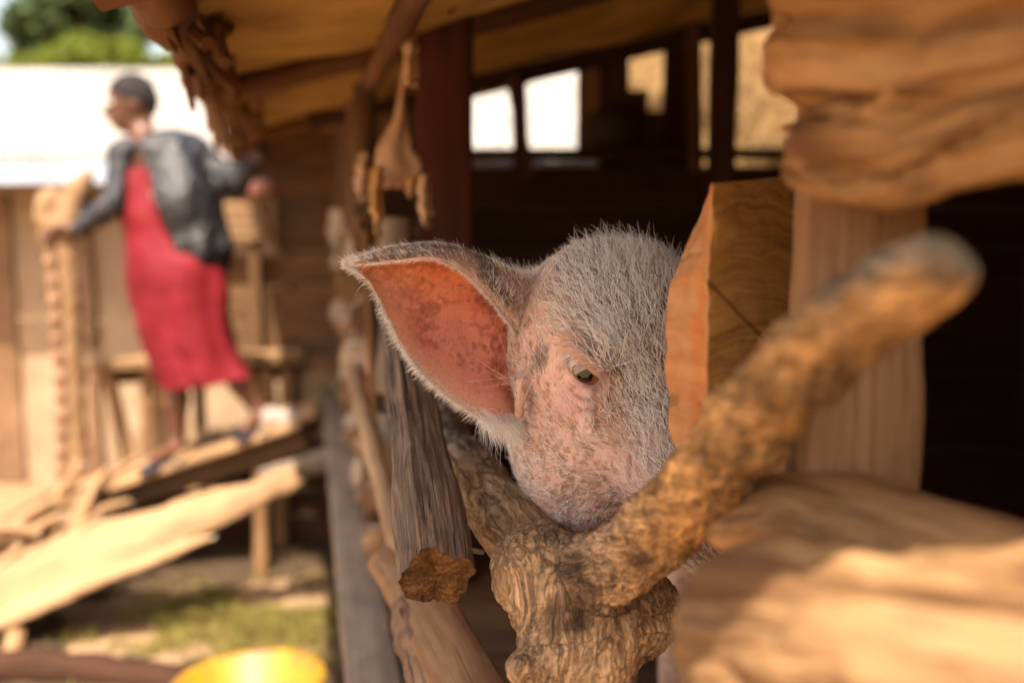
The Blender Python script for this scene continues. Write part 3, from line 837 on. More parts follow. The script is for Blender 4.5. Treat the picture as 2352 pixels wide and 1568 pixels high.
# ------------------------------------------------------------------ the pig pen building
def build_pen():
    root = empty('pig_pen', (.6, 2.5, 0))
    tag(root, 'open-sided raised wooden pig pen with sacking under its roof, right half of the picture', 'animal pen')
    seed = 100
    def part(name, a, b, w, t, mat, up=(0, 0, 1), label=None, rings=14, **k):
        nonlocal seed
        seed += 1
        o = board(name, V3(*a), V3(*b), w, t, [M[mat]], root, up=up, seed=seed, rings=rings, **k)
        if label: o['label'] = label
        return o
    def pole(name, pts, r, mat='brownboard', label=None, **k):
        nonlocal seed
        seed += 1
        o = sweep(name, [V3(*p) for p in pts], [r] * len(pts), [M[mat], M['bark_end'] if mat in ('tan', 'pinkwood', 'sill') else M[mat]], root, segs=k.pop('segs', 14), rings=k.pop('rings', 24), rough=k.pop('rough', r * .12), rscale=10, seed=seed, knots=k.pop('knots', r * .2))
        if label: o['label'] = label
        return o
    # sill beam
    part('sill', (xw(1.30) - .015, 1.30, .615), (xw(5.0) - .015, 5.0, .615), .105, .07, 'sill', rings=60, label='long grey sill beam along the foot of the pen', fibre=.001)
    part('sill', (xw(1.0) + .2, .95, .59), (xw(5.0) + .12, 5.0, .59), .08, .06, 'darkwood', rings=20)
    # floor boards, across
    y = .95
    while y < 4.9:
        part('floor_board', (xw(y) + .05, y, .628), (1.96, y, .628), .135, .024, 'brownboard', rings=6)
        y += .142
    # posts below the sill
    for y in (1.6, 2.6, 3.45, 4.9):
        pole('floor_post', [(xw(y) + .03, y, -.03), (xw(y) + .03, y, .58)], .04)
        pole('floor_post', [(1.7, y, -.03), (1.7, y, .58)], .04)
    # rails of the side wall, with uneven ends
    rr = np.random.default_rng(31)
    zs = [.70, .79, .88, .975, 1.07, 1.16, 1.26, 1.36]
    for k, z in enumerate(zs):
        y0 = 2.15 + rr.random() * .35
        for y1 in (3.4 + rr.random() * .3, 4.95):
            o_ = .02 + rr.random() * .055
            dz = rr.normal(0, .015)
            pole('wall_rail', [(xw(y0) + .115 - o_, y0, z + dz), (xw((y0 + y1) / 2) + .115 - o_ - rr.random() * .02, (y0 + y1) / 2, z + rr.normal(0, .012)), (xw(y1) + .115 - o_, y1, z - dz)],
                 .026 + rr.random() * .018, ['pinkwood', 'brownboard', 'tan', 'sill'][rr.integers(0, 4)], rings=40, rough=.006, knots=.012)
            y0 = y1 - .12 - rr.random() * .15
    # wall posts and palings up to the wall plate
    def plate(y): return roofz(xw(y), y) - .085
    for k, y in enumerate((2.75, 3.15, 3.6, 4.1, 4.55, 4.95)):
        x = xw(y) + .045
        pole('wall_post', [(x, y, .64), (x + rr.normal(0, .01), y, 1.2), (x, y, plate(y) - .0)], .030 + .008 * rr.random(), 'brownboard', rings=20)
    for y, h, mt in ((2.15, 1.50, 'sill'), (2.45, 1.60, 'pinkwood'), (2.62, 1.48, 'pinkwood'), (2.95, 1.62, 'tan'), (3.35, 1.52, 'pinkwood'), (3.8, 1.6, 'tan'), (4.3, 1.55, 'pinkwood')):
        x = xw(y) + .075
        pole('paling', [(x, y, .66), (x + rr.normal(0, .02), y, 1.1), (x + rr.normal(0, .02), y, h)], .022 + .012 * rr.random(), mt, rings=20)
    # stacked log ends and ragged planks that stick out of the wall
    for k in range(46):
        y = 2.15 + rr.random() ** 1.3 * 2.5; z = .72 + rr.random() * .80; l = .05 + rr.random() * .09; r_ = .022 + rr.random() * .026
        x = xw(y)
        pole('log_end', [(x + .14, y + .05, z), (x + .04, y, z + rr.normal(0, .01)), (x - l * .35 + .05, y - rr.random() * .06, z + rr.normal(0, .02))], r_, ['pinkwood', 'tan', 'brownboard', 'sill'][rr.integers(0, 4)], rings=16, rough=.006, knots=.01)
    for k in range(9):
        y = 2.25 + k * .29 + rr.normal(0, .05); x = xw(y) + .035; h = 1.45 + rr.random() * .28
        part('ragged_plank', (x, y, .68 + rr.random() * .3), (x + rr.normal(0, .03), y + rr.normal(0, .06), h), .06 + rr.random() * .05, .018, ['brownboard', 'tan', 'farboard'][rr.integers(0, 3)], up=(1, 0, 0), rings=20, endjag=.02)
    # wall plate
    pole('wall_plate', [(xw(y) + .06, y, plate(y)) for y in (1.2, 5.05)], .024, 'rafter', rings=40, rough=.003)
    pole('eave_pole', [(xe(y) + .015, y, roofz(xe(y), y) - .03) for y in (1.2, 2.0, 2.75)], .034, 'rafter', rings=60, rough=.012, knots=.02)
    # dark corner post inside
    part('corner_post', (-.155, 2.32, .64), (-.150, 2.32, 2.27), .125, .10, 'darkred', up=(0, 1, 0), label='dark reddish square post')
    # back partition with window openings
    yb = 3.6
    z = .65
    while z < 1.62:
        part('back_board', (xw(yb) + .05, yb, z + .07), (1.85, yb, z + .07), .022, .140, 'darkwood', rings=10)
        z += .148
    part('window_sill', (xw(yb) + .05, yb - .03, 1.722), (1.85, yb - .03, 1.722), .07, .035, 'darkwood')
    def up_(u, w, v0, v1, mat, d=yb, t=.04, du=0, name='window_post'):
        a, b = P(u, v0, d), P(u + du, v1, d)
        part(name, (a[0], d, a[2]), (b[0], d, b[2]), w, t, mat, up=(0, 1, 0))
    up_(1055, .05, 430, 60, 'darkwood')
    up_(880, .10, 430, 90, 'farboard', name='upright_board'); up_(942, .095, 430, 80, 'brownboard', name='upright_board')
    up_(1198, .055, 430, 60, 'darkwood', du=-12)
    up_(1215, .045, 416, 185, 'rafter', d=3.52, du=-38)
    up_(1379, .022, 400, 90, 'darkwood')
    up_(1592, .05, 395, 60, 'rafter', d=3.54, du=-12)
    up_(1650, .08, 470, -60, 'darkwood', d=2.9)
    # slanting head boards over the openings
    a, b = P(1040, 205, yb - .02), P(1610, 62, yb - .02)
    part('head_beam', (a[0] - .5, yb - .02, a[2] - .125), (1.85, yb - .02, b[2] - .02 + (1.85 - b[0]) * .2), .05, .06, 'darkwood')
    a, b = P(1060, 225, yb + .03), P(1200, 190, yb + .03)
    part('head_board', (a[0] - .1, yb + .03, a[2] + .02), (b[0], yb + .03, b[2] + .03), .02, .07, 'rafter')
    # dull upright boards with gaps in the third opening
    for u, w, v0, v1, mt in ((1352, .098, 345, 130, 'tan'), (1412, .088, 400, 120, 'brownboard'), (1460, .07, 400, 215, 'farboard'), (1500, .07, 400, 262, 'brownboard'), (1545, .10, 400, 40, 'darkwood')):
        up_(u, w, v0, v1, mt, d=3.72, t=.02, name='upright_board')
    # boarded right wall, and an unseen near wall added to keep the sun out
    z = .58
    while z < 2.45:
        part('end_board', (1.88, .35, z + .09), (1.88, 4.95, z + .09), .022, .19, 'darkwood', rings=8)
        if z < 2.2: part('end_board', (.37, .42, z + .09), (1.86, .42, z + .09), .022, .172, 'darkwood', rings=8)  # boards of the added near wall, out of view
        z += .18
    for x in (.52, 1.2):  # posts of the added near wall, out of view
        pole('wall_post', [(x, .46, -.02), (x, .46, roofz(x, .46) - .06)], .035)
    # far end of the pen, boards that stick out beyond the wall line
    yf = 5.0; z = .80
    k = 0
    for z, h in ((.83, .10), (.945, .115), (1.08, .14), (1.235, .15), (1.39, .13), (1.53, .15), (1.68, .155), (1.83, .15), (1.97, .14)):
        x0 = -1.47 + rr.random() * .05 if z < 1.35 else (-1.18 if z < 1.6 else -1.34)
        if z > 1.6 and z < 1.9: x0 = max(x0, -1.34)
        if z > 1.9: x0 = -.95
        part('gable_board', (x0, yf + .01 * (k % 2), z), (1.85 if z < 1.6 else -.80, yf + .01 * (k % 2), z + .005), .022, h, 'farboard', rings=40); k += 1
    part('gable_board', (-1.46, yf - .04, .745), (-.9, yf - .04, .755), .05, .045, 'tan')
    pole('wall_post', [(-1.44, 5.06, -.03), (-1.44, 5.06, 1.37)], .035)
    pole('wall_post', [(-1.10, 5.06, -.03), (-1.10, 5.06, 1.90)], .04)
    # roof
    rafy = [.285, .78, 1.28, 2.62, 4.22, 5.05]
    for k, y in enumerate(rafy):
        x0 = xe(y) - (.0 if k == 3 else .05)
        pts = [(x0, y, roofz(x0, y) - .035), (.3, y + rr.normal(0, .015), roofz(.3, y) - .04), (1.95, y, roofz(1.95, y) - .035)]
        pole('rafter', pts, .030 + rr.random() * .006, 'rafter', rings=50, rough=.004, knots=.01, label='rafter pole jutting out past the eave' if k == 3 else None)
    for off, r_ in ((.03, .022), (.55, .02), (1.4, .02)):
        pole('purlin', [(xe(y) + off, y, roofz(xe(y) + off, y) + .012) for y in (.26, 1.2, 2.2, 3.2, 4.2, 5.15)], r_, 'rafter', rings=50)
    # eave sticks: a ragged bundle along the edge
    for k in range(26):
        y = 1.55 + k * .135 + rr.normal(0, .03)
        l = .05 + rr.random() * .09
        x = xe(y) + .02 + rr.random() * .10
        pole('eave_stick', [(x, y, roofz(x, y) + .03), (x - .02 * rr.random(), y + rr.normal(0, .03), roofz(x, y) - l * .5), (x + rr.normal(0, .03), y + rr.normal(0, .05), roofz(x, y) - l)],
             .009 + rr.random() * .014, ['brownboard', 'rafter', 'rafter'][rr.integers(0, 3)], rings=10, segs=8)
    # torn bark slabs and board ends along the eave
    for k in range(13):
        y = 1.50 + k * .145 + rr.normal(0, .03); x = xe(y) + .02 + rr.random() * .05; a = rr.normal(0, .5); l = .07 + rr.random() * .09
        part('bark_slab', (x - .03, y - l * .3, roofz(x, y) + .0), (x + .02 * a, y + l * a * .4, roofz(x, y) - l), .05 + rr.random() * .06, .014, ['rafter', 'brownboard', 'tan'][rr.integers(0, 3)] if k % 4 else 'rafter', up=(1, .3, 0), rings=16, rough=.006, endjag=.03)
    # sacking sheets that sag between the rafters, and iron sheets above
    sack = mat_plain('brown_sacking', (.20, .105, .028), (.44, .27, .09), 3.2, .9, .1, bmp=.3, trans=.22)
    for k in range(len(rafy) - 1):
        y0, y1 = rafy[k] - .02, rafy[k + 1] + .02
        nx, ny = 46, 18
        X = np.linspace(0, 1, nx)[:, None]; T = np.linspace(0, 1, ny)[None, :]
        yy = y0 + (y1 - y0) * T + X * 0
        xx = xe(yy) - .01 + (1.93 - xe(yy)) * X
        sag = np.sin(np.pi * T) * (.045 + .055 * min(1, (y1 - y0) / 1.3) + .02 * np.sin(X * 9 + k)) * np.clip(X * 6, .25, 1)
        zz = roofz(xx, yy) + .0 - sag + fbm(np.stack([xx, yy, yy * 0], -1), 5, 3, 80 + k) * .010
        A = np.stack([xx, yy, zz], -1).reshape(-1, 3)
        i, j = np.meshgrid(np.arange(nx - 1), np.arange(ny - 1), indexing='ij'); a = (i * ny + j).ravel()
        F = np.stack([a, a + ny, a + ny + 1, a + 1], 1)
        B = A + V3(0, 0, .004); nA = len(A)
        F2 = F[:, ::-1] + nA
        edge = [(q, q + 1) for q in range(ny - 1)] + [((nx - 1) * ny + q + 1, (nx - 1) * ny + q) for q in range(ny - 1)] + [((q + 1) * ny, q * ny) for q in range(nx - 1)] + [(q * ny + ny - 1, (q + 1) * ny + ny - 1) for q in range(nx - 1)]
        F3 = np.array([(a_, b_, b_ + nA, a_ + nA) for a_, b_ in edge])
        link('roof_sacking', mesh_from(np.concatenate([A, B]), np.concatenate([F, F2, F3]), 'roof_sacking'), root, [sack])
    return root

def build_hangers():
    """torn strips and a pale flap of sacking that hang from the wall plate"""
    cloth = mat_plain('pale_torn_sacking', (.50, .30, .17), (.66, .44, .28), 10, .9, .15, bmp=.5, trans=.15)
    cloth2 = mat_plain('orange_torn_strip', (.46, .23, .07), (.60, .36, .16), 10, .9, .15, bmp=.5, trans=.15)
    def strip(outline_l, outline_r, d, mat, label, name='hanging_strip', fold=.012):
        n, m = 30, 10
        L = smooth_path(np.array([(a, b, 0) for a, b in outline_l], float), np.zeros(len(outline_l)), n)[0]
        R = smooth_path(np.array([(a, b, 0) for a, b in outline_r], float), np.zeros(len(outline_r)), n)[0]
        fr_ = fbm(np.stack([np.arange(n) * .31, np.full(n, d * 9), np.zeros(n)], 1), 1.0, 3, 61); L[:, 0] += fr_ * 5; R[:, 0] += np.roll(fr_, 7) * 6; L[-4:, 1] += fr_[:4] * 9; R[-4:, 1] -= fr_[4:8] * 9
        A = np.array([[P(*(L[i, :2] * (1 - t) + R[i, :2] * t), d + math.sin(t * 7 + i * .1) * fold) for t in np.linspace(0, 1, m)] for i in range(n)])
        A = A + fbm(A, 22, 3, int(d * 10))[:, :, None] * V3(.002, .004, .001)
        A = A.reshape(-1, 3); B = A + V3(0, .004, 0); k = len(A)
        F = []
        for i in range(n - 1):
            for j in range(m - 1):
                a = i * m + j
                F.append((a, a + m, a + m + 1, a + 1)); F.append((k + a, k + a + 1, k + a + m + 1, k + a + m))
        ed = [(j, j + 1) for j in range(m - 1)] + [((n - 1) * m + j + 1, (n - 1) * m + j) for j in range(m - 1)] + [((i + 1) * m, i * m) for i in range(n - 1)] + [(i * m + m - 1, (i + 1) * m + m - 1) for i in range(n - 1)]
        F += [(a, b, b + k, a + k) for a, b in ed]
        o = link(name, mesh_from(np.concatenate([A, B]), np.array(F), name), None, [mat])
        tag(o, label, 'sacking')
    strip([(925, 120), (905, 260), (868, 340), (862, 400), (880, 440)], [(938, 120), (935, 250), (945, 330), (968, 395), (925, 430)], 2.05, cloth,
          'pale triangular flap of torn sacking hanging left of the dark corner post')
    strip([(850, 380), (846, 440), (852, 500), (862, 548)], [(878, 380), (880, 440), (876, 500), (872, 548)], 2.0, cloth2, 'narrow orange strip hanging below the pale flap')
    strip([(927, 50), (925, 110), (926, 170), (935, 190)], [(955, 50), (958, 110), (960, 170), (955, 190)], 1.9, cloth, 'short pale strip hanging high beside the corner post')
    strip([(815, 350), (812, 400), (818, 440), (826, 455)], [(843, 350), (845, 400), (842, 440), (836, 455)], 2.3, cloth, 'short pinkish strip hanging behind the orange strip')
    strip([(958, 400), (956, 440), (966, 490), (978, 525)], [(985, 400), (990, 440), (990, 490), (984, 525)], 1.95, cloth, 'small pinkish rag at the foot of the corner post')
    strip([(1000, -40), (1005, -10), (1016, 20), (1028, 34)], [(1058, -40), (1056, -10), (1046, 20), (1034, 34)], 1.9, cloth2, 'orange rag tip hanging from the roof above the corner post')
    strip([(930, 405), (930, 425), (933, 445), (938, 458)], [(958, 405), (958, 425), (955, 445), (948, 458)], 1.98, cloth2, 'tiny orange rag between the pale flap and the pinkish rag')

build_ground(); build_pen(); build_hangers()
# ------------------------------------------------------------------ yard: ramp, poles, bench, far shed, trees
def rampz(x): return .67 + .3375 * (x + .9)

def build_ramp():
    root = empty('ramp', (-1.8, 4.2, 0))
    tag(root, 'sunlit plank ramp leading up to the pen, the person standing on it', 'ramp')
    for k, (y, w, x0, x1) in enumerate(((3.97, .10, -.86, -2.62), (4.10, .14, -.82, -2.55), (4.26, .15, -.84, -2.7), (4.41, .12, -.88, -2.45))):
        board('plank', V3(x1, y, rampz(x1) - .012 + .004 * (k % 2)), V3(x0, y + .01, rampz(x0) - .012 + .004 * (k % 2)), w, .028, [M['pale'], M['bark_end']], root, seed=200 + k, rings=40, rough=.004)
    for k, y in enumerate((4.02, 4.36)):
        board('side_beam', V3(-2.5, y, rampz(-2.5) - .085), V3(-.86, y, rampz(-.86) - .085), .045, .10, [M['brownboard'], M['bark_end']], root, seed=210 + k, rings=30, rough=.004)
    for k, x in enumerate((-1.0, -1.35, -1.7, -2.05)):
        board('cross_batten', V3(x, 3.92, rampz(x) + .016), V3(x, 4.46, rampz(x) + .016), .035, .02, [M['pale'], M['bark_end']], root, seed=220 + k, rings=12)
    for k in range(5):
        z = .075 + .125 * k; xl = max(-2.4, -.9 - (.67 - z - .16) / .3375 + .02)
        board('under_board', V3(xl, 4.43, z), V3(-.80, 4.43, z + .01), .02, .112 if k not in (2, 3) else .098, [M['darkwood'], M['bark_end']], root, seed=235 + k, rings=30, rough=.006)
    for k, (x, y) in enumerate(((-1.05, 4.02), (-1.05, 4.36), (-1.75, 4.02), (-1.75, 4.36))):
        sweep('leg', [V3(x, y, -.03), V3(x + .01, y, rampz(x) - .14)], [.032, .03], [M['tan'], M['bark_end']], root, segs=12, rings=10, rough=.003, seed=230 + k)

def build_slab_and_wood():
    # the nearer slab, bright along its top edge, orange below
    a, b = P(-90, 1418, 3.62), P(682, 1098, 3.72)
    o = sweep('split_plank', [a, a * .66 + b * .34 + V3(0, 0, .02), a * .33 + b * .67 + V3(0, 0, .005), b], [(.10, .05), (.13, .055), (.10, .05), (.055, .045)], [M['pale'], M['bark_end']],
              segs=28, rings=70, up=(.1, -.55, 1), prof='slab', rough=.016, rscale=7, seed=240, knots=.02, endjag=.03)
    tag(o, 'long pale split slab lying on a slope in front of the ramp', 'slab', 'pale slabs in front of the ramp')
    for k, (ua, va, ub, vb, d_, w_, lab) in enumerate(((-90, 1345, 560, 1118, 3.78, .045, 'narrow pale slab behind the long one, its end by the ramp edge'), (-90, 1470, 470, 1236, 3.52, .040, 'orange-shaded thin slab just below the long pale one'))):
        a, b = P(ua, va, d_), P(ub, vb, d_)
        o = sweep('split_plank', [a, a * .6 + b * .4 + V3(0, 0, .012), b], [(w_, .028), (w_ * 1.2, .034), (w_ * .5, .018)], [M['pale'], M['bark_end']], segs=22, rings=60, up=(.1, -.4, 1), prof='slab', rough=.010, rscale=9, seed=243 + k, endjag=.04)
        tag(o, lab, 'slab', 'pale slabs in front of the ramp')
    o = sweep('leaning_pole', [P(600, 1100, 3.75), P(660, 1085, 3.8), P(740, 1058, 3.85), P(800, 1035, 3.9)], [.035, .045, .035, .03], [M['sill'], M['bark_end']], segs=18, rings=24, rough=.006, seed=246, knots=.02)
    tag(o, 'short grey pole end holding up the top of the pale slab', 'pole')
    o = sweep('prop', [V3(*P(40, 1438, 3.55)), G(14, 1560, 0) + V3(0, 0, -.02)], [.034, .030], [M['pale'], M['bark_end']], segs=14, rings=12, rough=.003, seed=247)
    tag(o, 'short sunlit prop under the lower end of the pale slab', 'prop')
    # loose split pieces heaped on the foot of the ramp
    spec = [((255, 1070), (70, 1330), 4.02, .035, 'upright-ended long pale split piece near the middle of the heap'),
            ((190, 1062), (60, 1250), 4.12, .045, 'thick pale split piece at the back of the heap'),
            ((235, 1190), (-60, 1370), 3.86, .045, 'broad pale split piece across the front of the heap'),
            ((120, 1150), (-80, 1300), 4.05, .05, 'pale split piece lying far left in the heap'),
            ((215, 1120), (150, 1290), 3.94, .040, 'short fat pale split piece in the centre of the heap'),
            ((330, 1215), (90, 1330), 3.83, .024, 'thin pale stick lying below the heap'),
            ((150, 1180), (20, 1260), 3.90, .030, 'small pale split piece resting between the bigger ones'),
            ((300, 1150), (140, 1215), 3.98, .026, 'slim pale split piece at the right end of the heap'),
            ((95, 1225), (-40, 1215), 3.80, .032, 'pale split piece lying nearly level near the left edge'),
            ((60, 1250), (-90, 1400), 3.8, .05, 'pale split piece at the very left edge, lowest of the heap'),
            ((180, 1330), (20, 1310), 3.72, .022, 'short bright stick across the slab\'s lower end')]
    for k, (a, b, d, r, lab) in enumerate(spec):
        pa, pb = P(*a, d), P(*b, d - .05)
        o = sweep('split_firewood', [pa, (pa + pb) / 2 + V3(0, 0, .01), pb], [(r * .6, r * .5), (r, r * .7), (r * .8, r * .6)], [M['pale'], M['bark_end']], segs=20, rings=24, prof='split', rough=.008, rscale=9, seed=250 + k, endjag=.02)
        tag(o, lab, 'firewood', 'split firewood heaped on the ramp foot')
    # slivers of lit wood on the dark ground by the pen
    for k, (u0, v0, u1, v1, r, lab) in enumerate(((600, 1190, 715, 1168, .030, 'sunlit sliver of wood on the dark ground right of the slab'), (545, 1215, 560, 1228, .025, 'small sunlit chip just below the slab'),
                                               (615, 1282, 690, 1262, .020, 'dull sliver of wood below the sunlit one'))):
        a, b = G(u0, v0, .03), G(u1, v1, .03)
        o = sweep('wood_scrap', [a, (a + b) / 2, b], [(r * .8, r * .4), (r * 1.5, r * .5), (r, r * .4)], [M['pale'], M['bark_end']], segs=14, rings=14, rough=.004, seed=270 + k)
        tag(o, lab, 'wood scrap')
    # pale stone at the top of the ramp
    c = P(650, 962, 4.16)
    V, Q = surface_nets(lambda p: smin(sd_ell(p, c, (.085, .06, .040)), sd_ell(p, c + V3(-.05, .02, .01), (.05, .05, .04)), .03), c - .16, c + .16, .012)
    V = V + (fbm(V, 18, 3, 4) * .006)[:, None]
    o = link('stone', mesh_from(V, Q, 'stone'), None, [mat_plain('pale_stone', (.24, .19, .16), (.34, .29, .25), 14, .9, .2, bmp=.4)])
    tag(o, 'pale pinkish stone at the top end of the ramp', 'stone')

def build_bench():
    root = empty('wooden_bench', (-1.6, 4.85, 0))
    tag(root, 'rough wooden bench behind the person, its long seat plank catching sun', 'bench')
    z = .79
    board('seat', V3(-2.13, 4.80, z), V3(-1.02, 4.84, z + .04), .17, .05, [M['pale'], M['bark_end']], root, seed=300, rings=30, rough=.003)
    for k, (x, dx) in enumerate(((-1.98, .14), (-1.78, -.06), (-1.2, .05), (-1.1, -.05))):
        board('leg', V3(x + dx, 4.82 + .04 * (k % 2), -.03), V3(x, 4.82, z - .03), .06, .045, [M['tan'], M['bark_end']], root, up=(0, 1, 0), seed=305 + k, rings=10)
    board('brace', V3(-2.0, 4.87, z - .07), V3(-1.05, 4.87, z - .05), .03, .07, [M['brownboard'], M['bark_end']], root, seed=310)

def build_stakes():
    # rough stake with lumpy top beside the person's hand
    c = P(128, 490, 4.45)
    parts = [(P(150, 520, 4.45), P(175, 440, 4.45), .07, .055), (P(110, 500, 4.45), P(120, 460, 4.45), .055, .06), (P(180, 440, 4.45), P(205, 405, 4.45), .05, .03), (P(120, 520, 4.45), P(105, 545, 4.45), .05, .03)]
    def F(p):
        d = None
        for a, b, ra, rb in parts:
            e = sd_cone(p, a, b, ra, rb); d = e if d is None else smin(d, e, .02)
        base = P(150, 520, 4.45)
        return smin(d, sd_cone(p, base, V3(base[0], base[1], -.03), .05, .045), .04).astype(np.float32)
    V, Q = surface_nets(F, (c[0] - .25, c[1] - .2, -.08), (c[0] + .3, c[1] + .2, c[2] + .35), .012)
    V = V + (fbm(V, 14, 3, 5) * .010)[:, None] * V3(1, 1, .3)
    me = mesh_from(V, Q, 'stump_post', gc=V)
    if _inside_out(me): me.flip_normals()
    o = link('stump_post', me, None, [M['pale']])
    tag(o, 'rough pale stump-topped post beside the person\'s outstretched hand', 'post')
    # knotted rope hanging straight down
    a = P(112, 545, 4.02); n = 60
    z = np.linspace(a[2], .02, n); t = np.linspace(0, 1, n)
    pts = np.stack([a[0] + .012 * np.sin(t * 5) + .01 * t, a[1] + 0 * t, z], 1)
    rr = .024 + .005 * np.sin(np.arange(n) * 1.9)
    o = sweep('walking_stick', pts, rr, [M['pinkwood'], M['bark_end']], segs=14, rings=180, rough=.003, seed=320)
    tag(o, 'upright knobbly pinkish stick under the person\'s left hand, reaching the ground', 'stick')

def build_far_shed():
    root = empty('far_shed', (-3.0, 6.6, 0))
    tag(root, 'low mud-walled shed with pale sunlit iron roof behind the person', 'shed')
    mud = mat_plain('tan_mud_wall', (.30, .195, .115), (.43, .31, .20), 3.2, .95, .1, bmp=.5, bs_dist=.02)
    mud2 = mat_plain('brown_plank_door', (.16, .09, .05), (.26, .155, .085), 6, .9, .1, bmp=.3)
    y0, x0, x1 = 5.62, -7.5, .42
    def slab(name, a, b, m, lab=None):
        a = V3(*a); b = V3(*b)
        n = [max(2, int(round((b[k] - a[k]) / .12)) + 1) for k in range(3)]
        vs, fs = [], []
        def face(o, du, dv, nu, nv, flip):
            base = len(vs)
            for i in range(nu):
                for j in range(nv): vs.append(o + du * (i / (nu - 1)) + dv * (j / (nv - 1)))
            for i in range(nu - 1):
                for j in range(nv - 1):
                    q = base + i * nv + j
                    f = (q, q + nv, q + nv + 1, q + 1)
                    fs.append(f[::-1] if flip else f)
        d = b - a; ex, ey, ez = V3(d[0], 0, 0), V3(0, d[1], 0), V3(0, 0, d[2])
        nx, ny, nz = [min(k, 60) for k in n]
        face(a, ex, ez, nx, nz, False); face(a + ey, ex, ez, nx, nz, True)
        face(a, ey, ez, ny, nz, True); face(a + ex, ey, ez, ny, nz, False)
        face(a, ex, ey, nx, ny, True); face(a + ez, ex, ey, nx, ny, False)
        vs_ = np.array(vs); vs_ = vs_ + fbm(vs_, 3.5, 3, 90)[:, None] * V3(0, .012, 0)
        o = link(name, mesh_from(vs_, fs, name), root, [m], smooth=False)
        if lab: o['label'] = lab
        return o
    slab('wall', (x0, y0, -.05), (x1, y0 + .12, 1.74), mud)
    slab('wall', (x0, y0 + .12, -.05), (x0 + .12, 8.4, 1.74), mud); slab('wall', (x1 - .12, y0 + .12, -.05), (x1, 8.4, 1.74), mud)
    slab('wall', (x0 + .12, 8.3, -.05), (x1 - .12, 8.4, 2.58), mud)
    slab('door', (P(-60, 900, y0)[0], y0 - .03, .0), (P(36, 900, y0)[0], y0 - .002, 1.62), mud2, 'dark brown plank door')
    k = 0
    for u, w, mt in ((205, .07, 'pinkwood'), (356, .05, 'brownboard'), (660, .06, 'farboard'), (-120, .07, 'tan')):
        x = P(u, 800, y0)[0]
        sweep('wall_pole', [V3(x, y0 - .035, -.03), V3(x + .01, y0 - .035, .9), V3(x - .01, y0 - .035, 1.72)], [w / 2] * 3, [M[mt], M['bark_end']], root, segs=12, rings=14, rough=.004, seed=330 + k); k += 1
    # roof in corrugated sheets
    roofm = mat_plain('pale_iron_roof', (.24, .215, .185), (.36, .335, .30), 2.2, .6, .4, bmp=.05)
    fas = mat_plain('blue_white_fascia', (.30, .35, .42), (.38, .43, .50), 3, .5, .4)
    ye, ze, yr, zr = 5.18, 1.80, 8.1, 2.66
    w = .76; x = x0 - .2; k = 0
    while x < x1 + .1:
        nx, ny = 61, 6
        X = np.linspace(x, x + w + .03, nx)[:, None]; T = np.linspace(0, 1, ny)[None, :]
        yy = ye + (yr - ye) * T - (.02 if k % 2 else 0) + X * 0; zz = ze + (zr - ze) * T + .009 * np.cos((X - x) / .076 * 2 * math.pi) + (k % 2) * .006 + .01 * math.sin(k * 2.3) * (1 - T)
        A = np.stack([X + 0 * T, yy, zz], -1).reshape(-1, 3); i, j = np.meshgrid(np.arange(nx - 1), np.arange(ny - 1), indexing='ij'); a = (i * ny + j).ravel()
        F = np.stack([a, a + ny, a + ny + 1, a + 1], 1); nA = len(A)
        link('roof_sheet', mesh_from(np.concatenate([A, A - V3(0, 0, .003)]), np.concatenate([F, F[:, ::-1] + nA]), 'roof_sheet'), root, [roofm])
        x += w; k += 1
    slab('roof_back', (x0 - .2, yr, zr - .03), (x1 + .2, yr + .03, zr + .01), roofm)
    slab('fascia', (x0 - .2, ye - .035, ze - .13), (x1 + .1, ye - .01, ze - .012), fas, 'blue-white painted fascia board under the roof edge')
    slab('eave_board', (x0 - .2, ye + .02, ze - .16), (x1 + .1, ye + .05, ze - .10), mud2)

def build_boards_pile():
    root = empty('board_stack', (-1.4, 5.15, 0))
    tag(root, 'short stack of sunlit pale boards level with the person\'s hip, right of them', 'board stack')
    for k, (z, x0, x1) in enumerate(((1.405, -1.62, -1.19), (1.455, -1.60, -1.20), (1.505, -1.63, -1.21), (1.552, -1.57, -1.22))):
        board('board', V3(x0, 4.93, z), V3(x1, 4.93, z), .11, .042, [M['pale'], M['bark_end']], root, seed=340 + k, rings=12, rough=.004)
    for k, x in enumerate((-1.57, -1.27)):
        board('stack_post', V3(x, 4.93, -.03), V3(x, 4.93, 1.38), .05, .05, [M['farboard'], M['bark_end']], root, up=(0, 1, 0), seed=345 + k)
    c = P(592, 432, 4.93)
    V, Q = surface_nets(lambda p: smin(sd_ell(p, c, (.085, .05, .034)), sd_ell(p, c + V3(.03, 0, .01), (.05, .05, .03)), .02), c - .13, c + .13, .008)
    V = V + (fbm(V, 26, 3, 6) * .006)[:, None]
    o = link('cloth_bundle', mesh_from(V, Q, 'cloth_bundle'), None, [mat_plain('pink_cloth', (.72, .32, .28), (.80, .45, .38), 12, .9, .1)])
    tag(o, 'small pink folded cloth on top of the pale board stack', 'cloth')

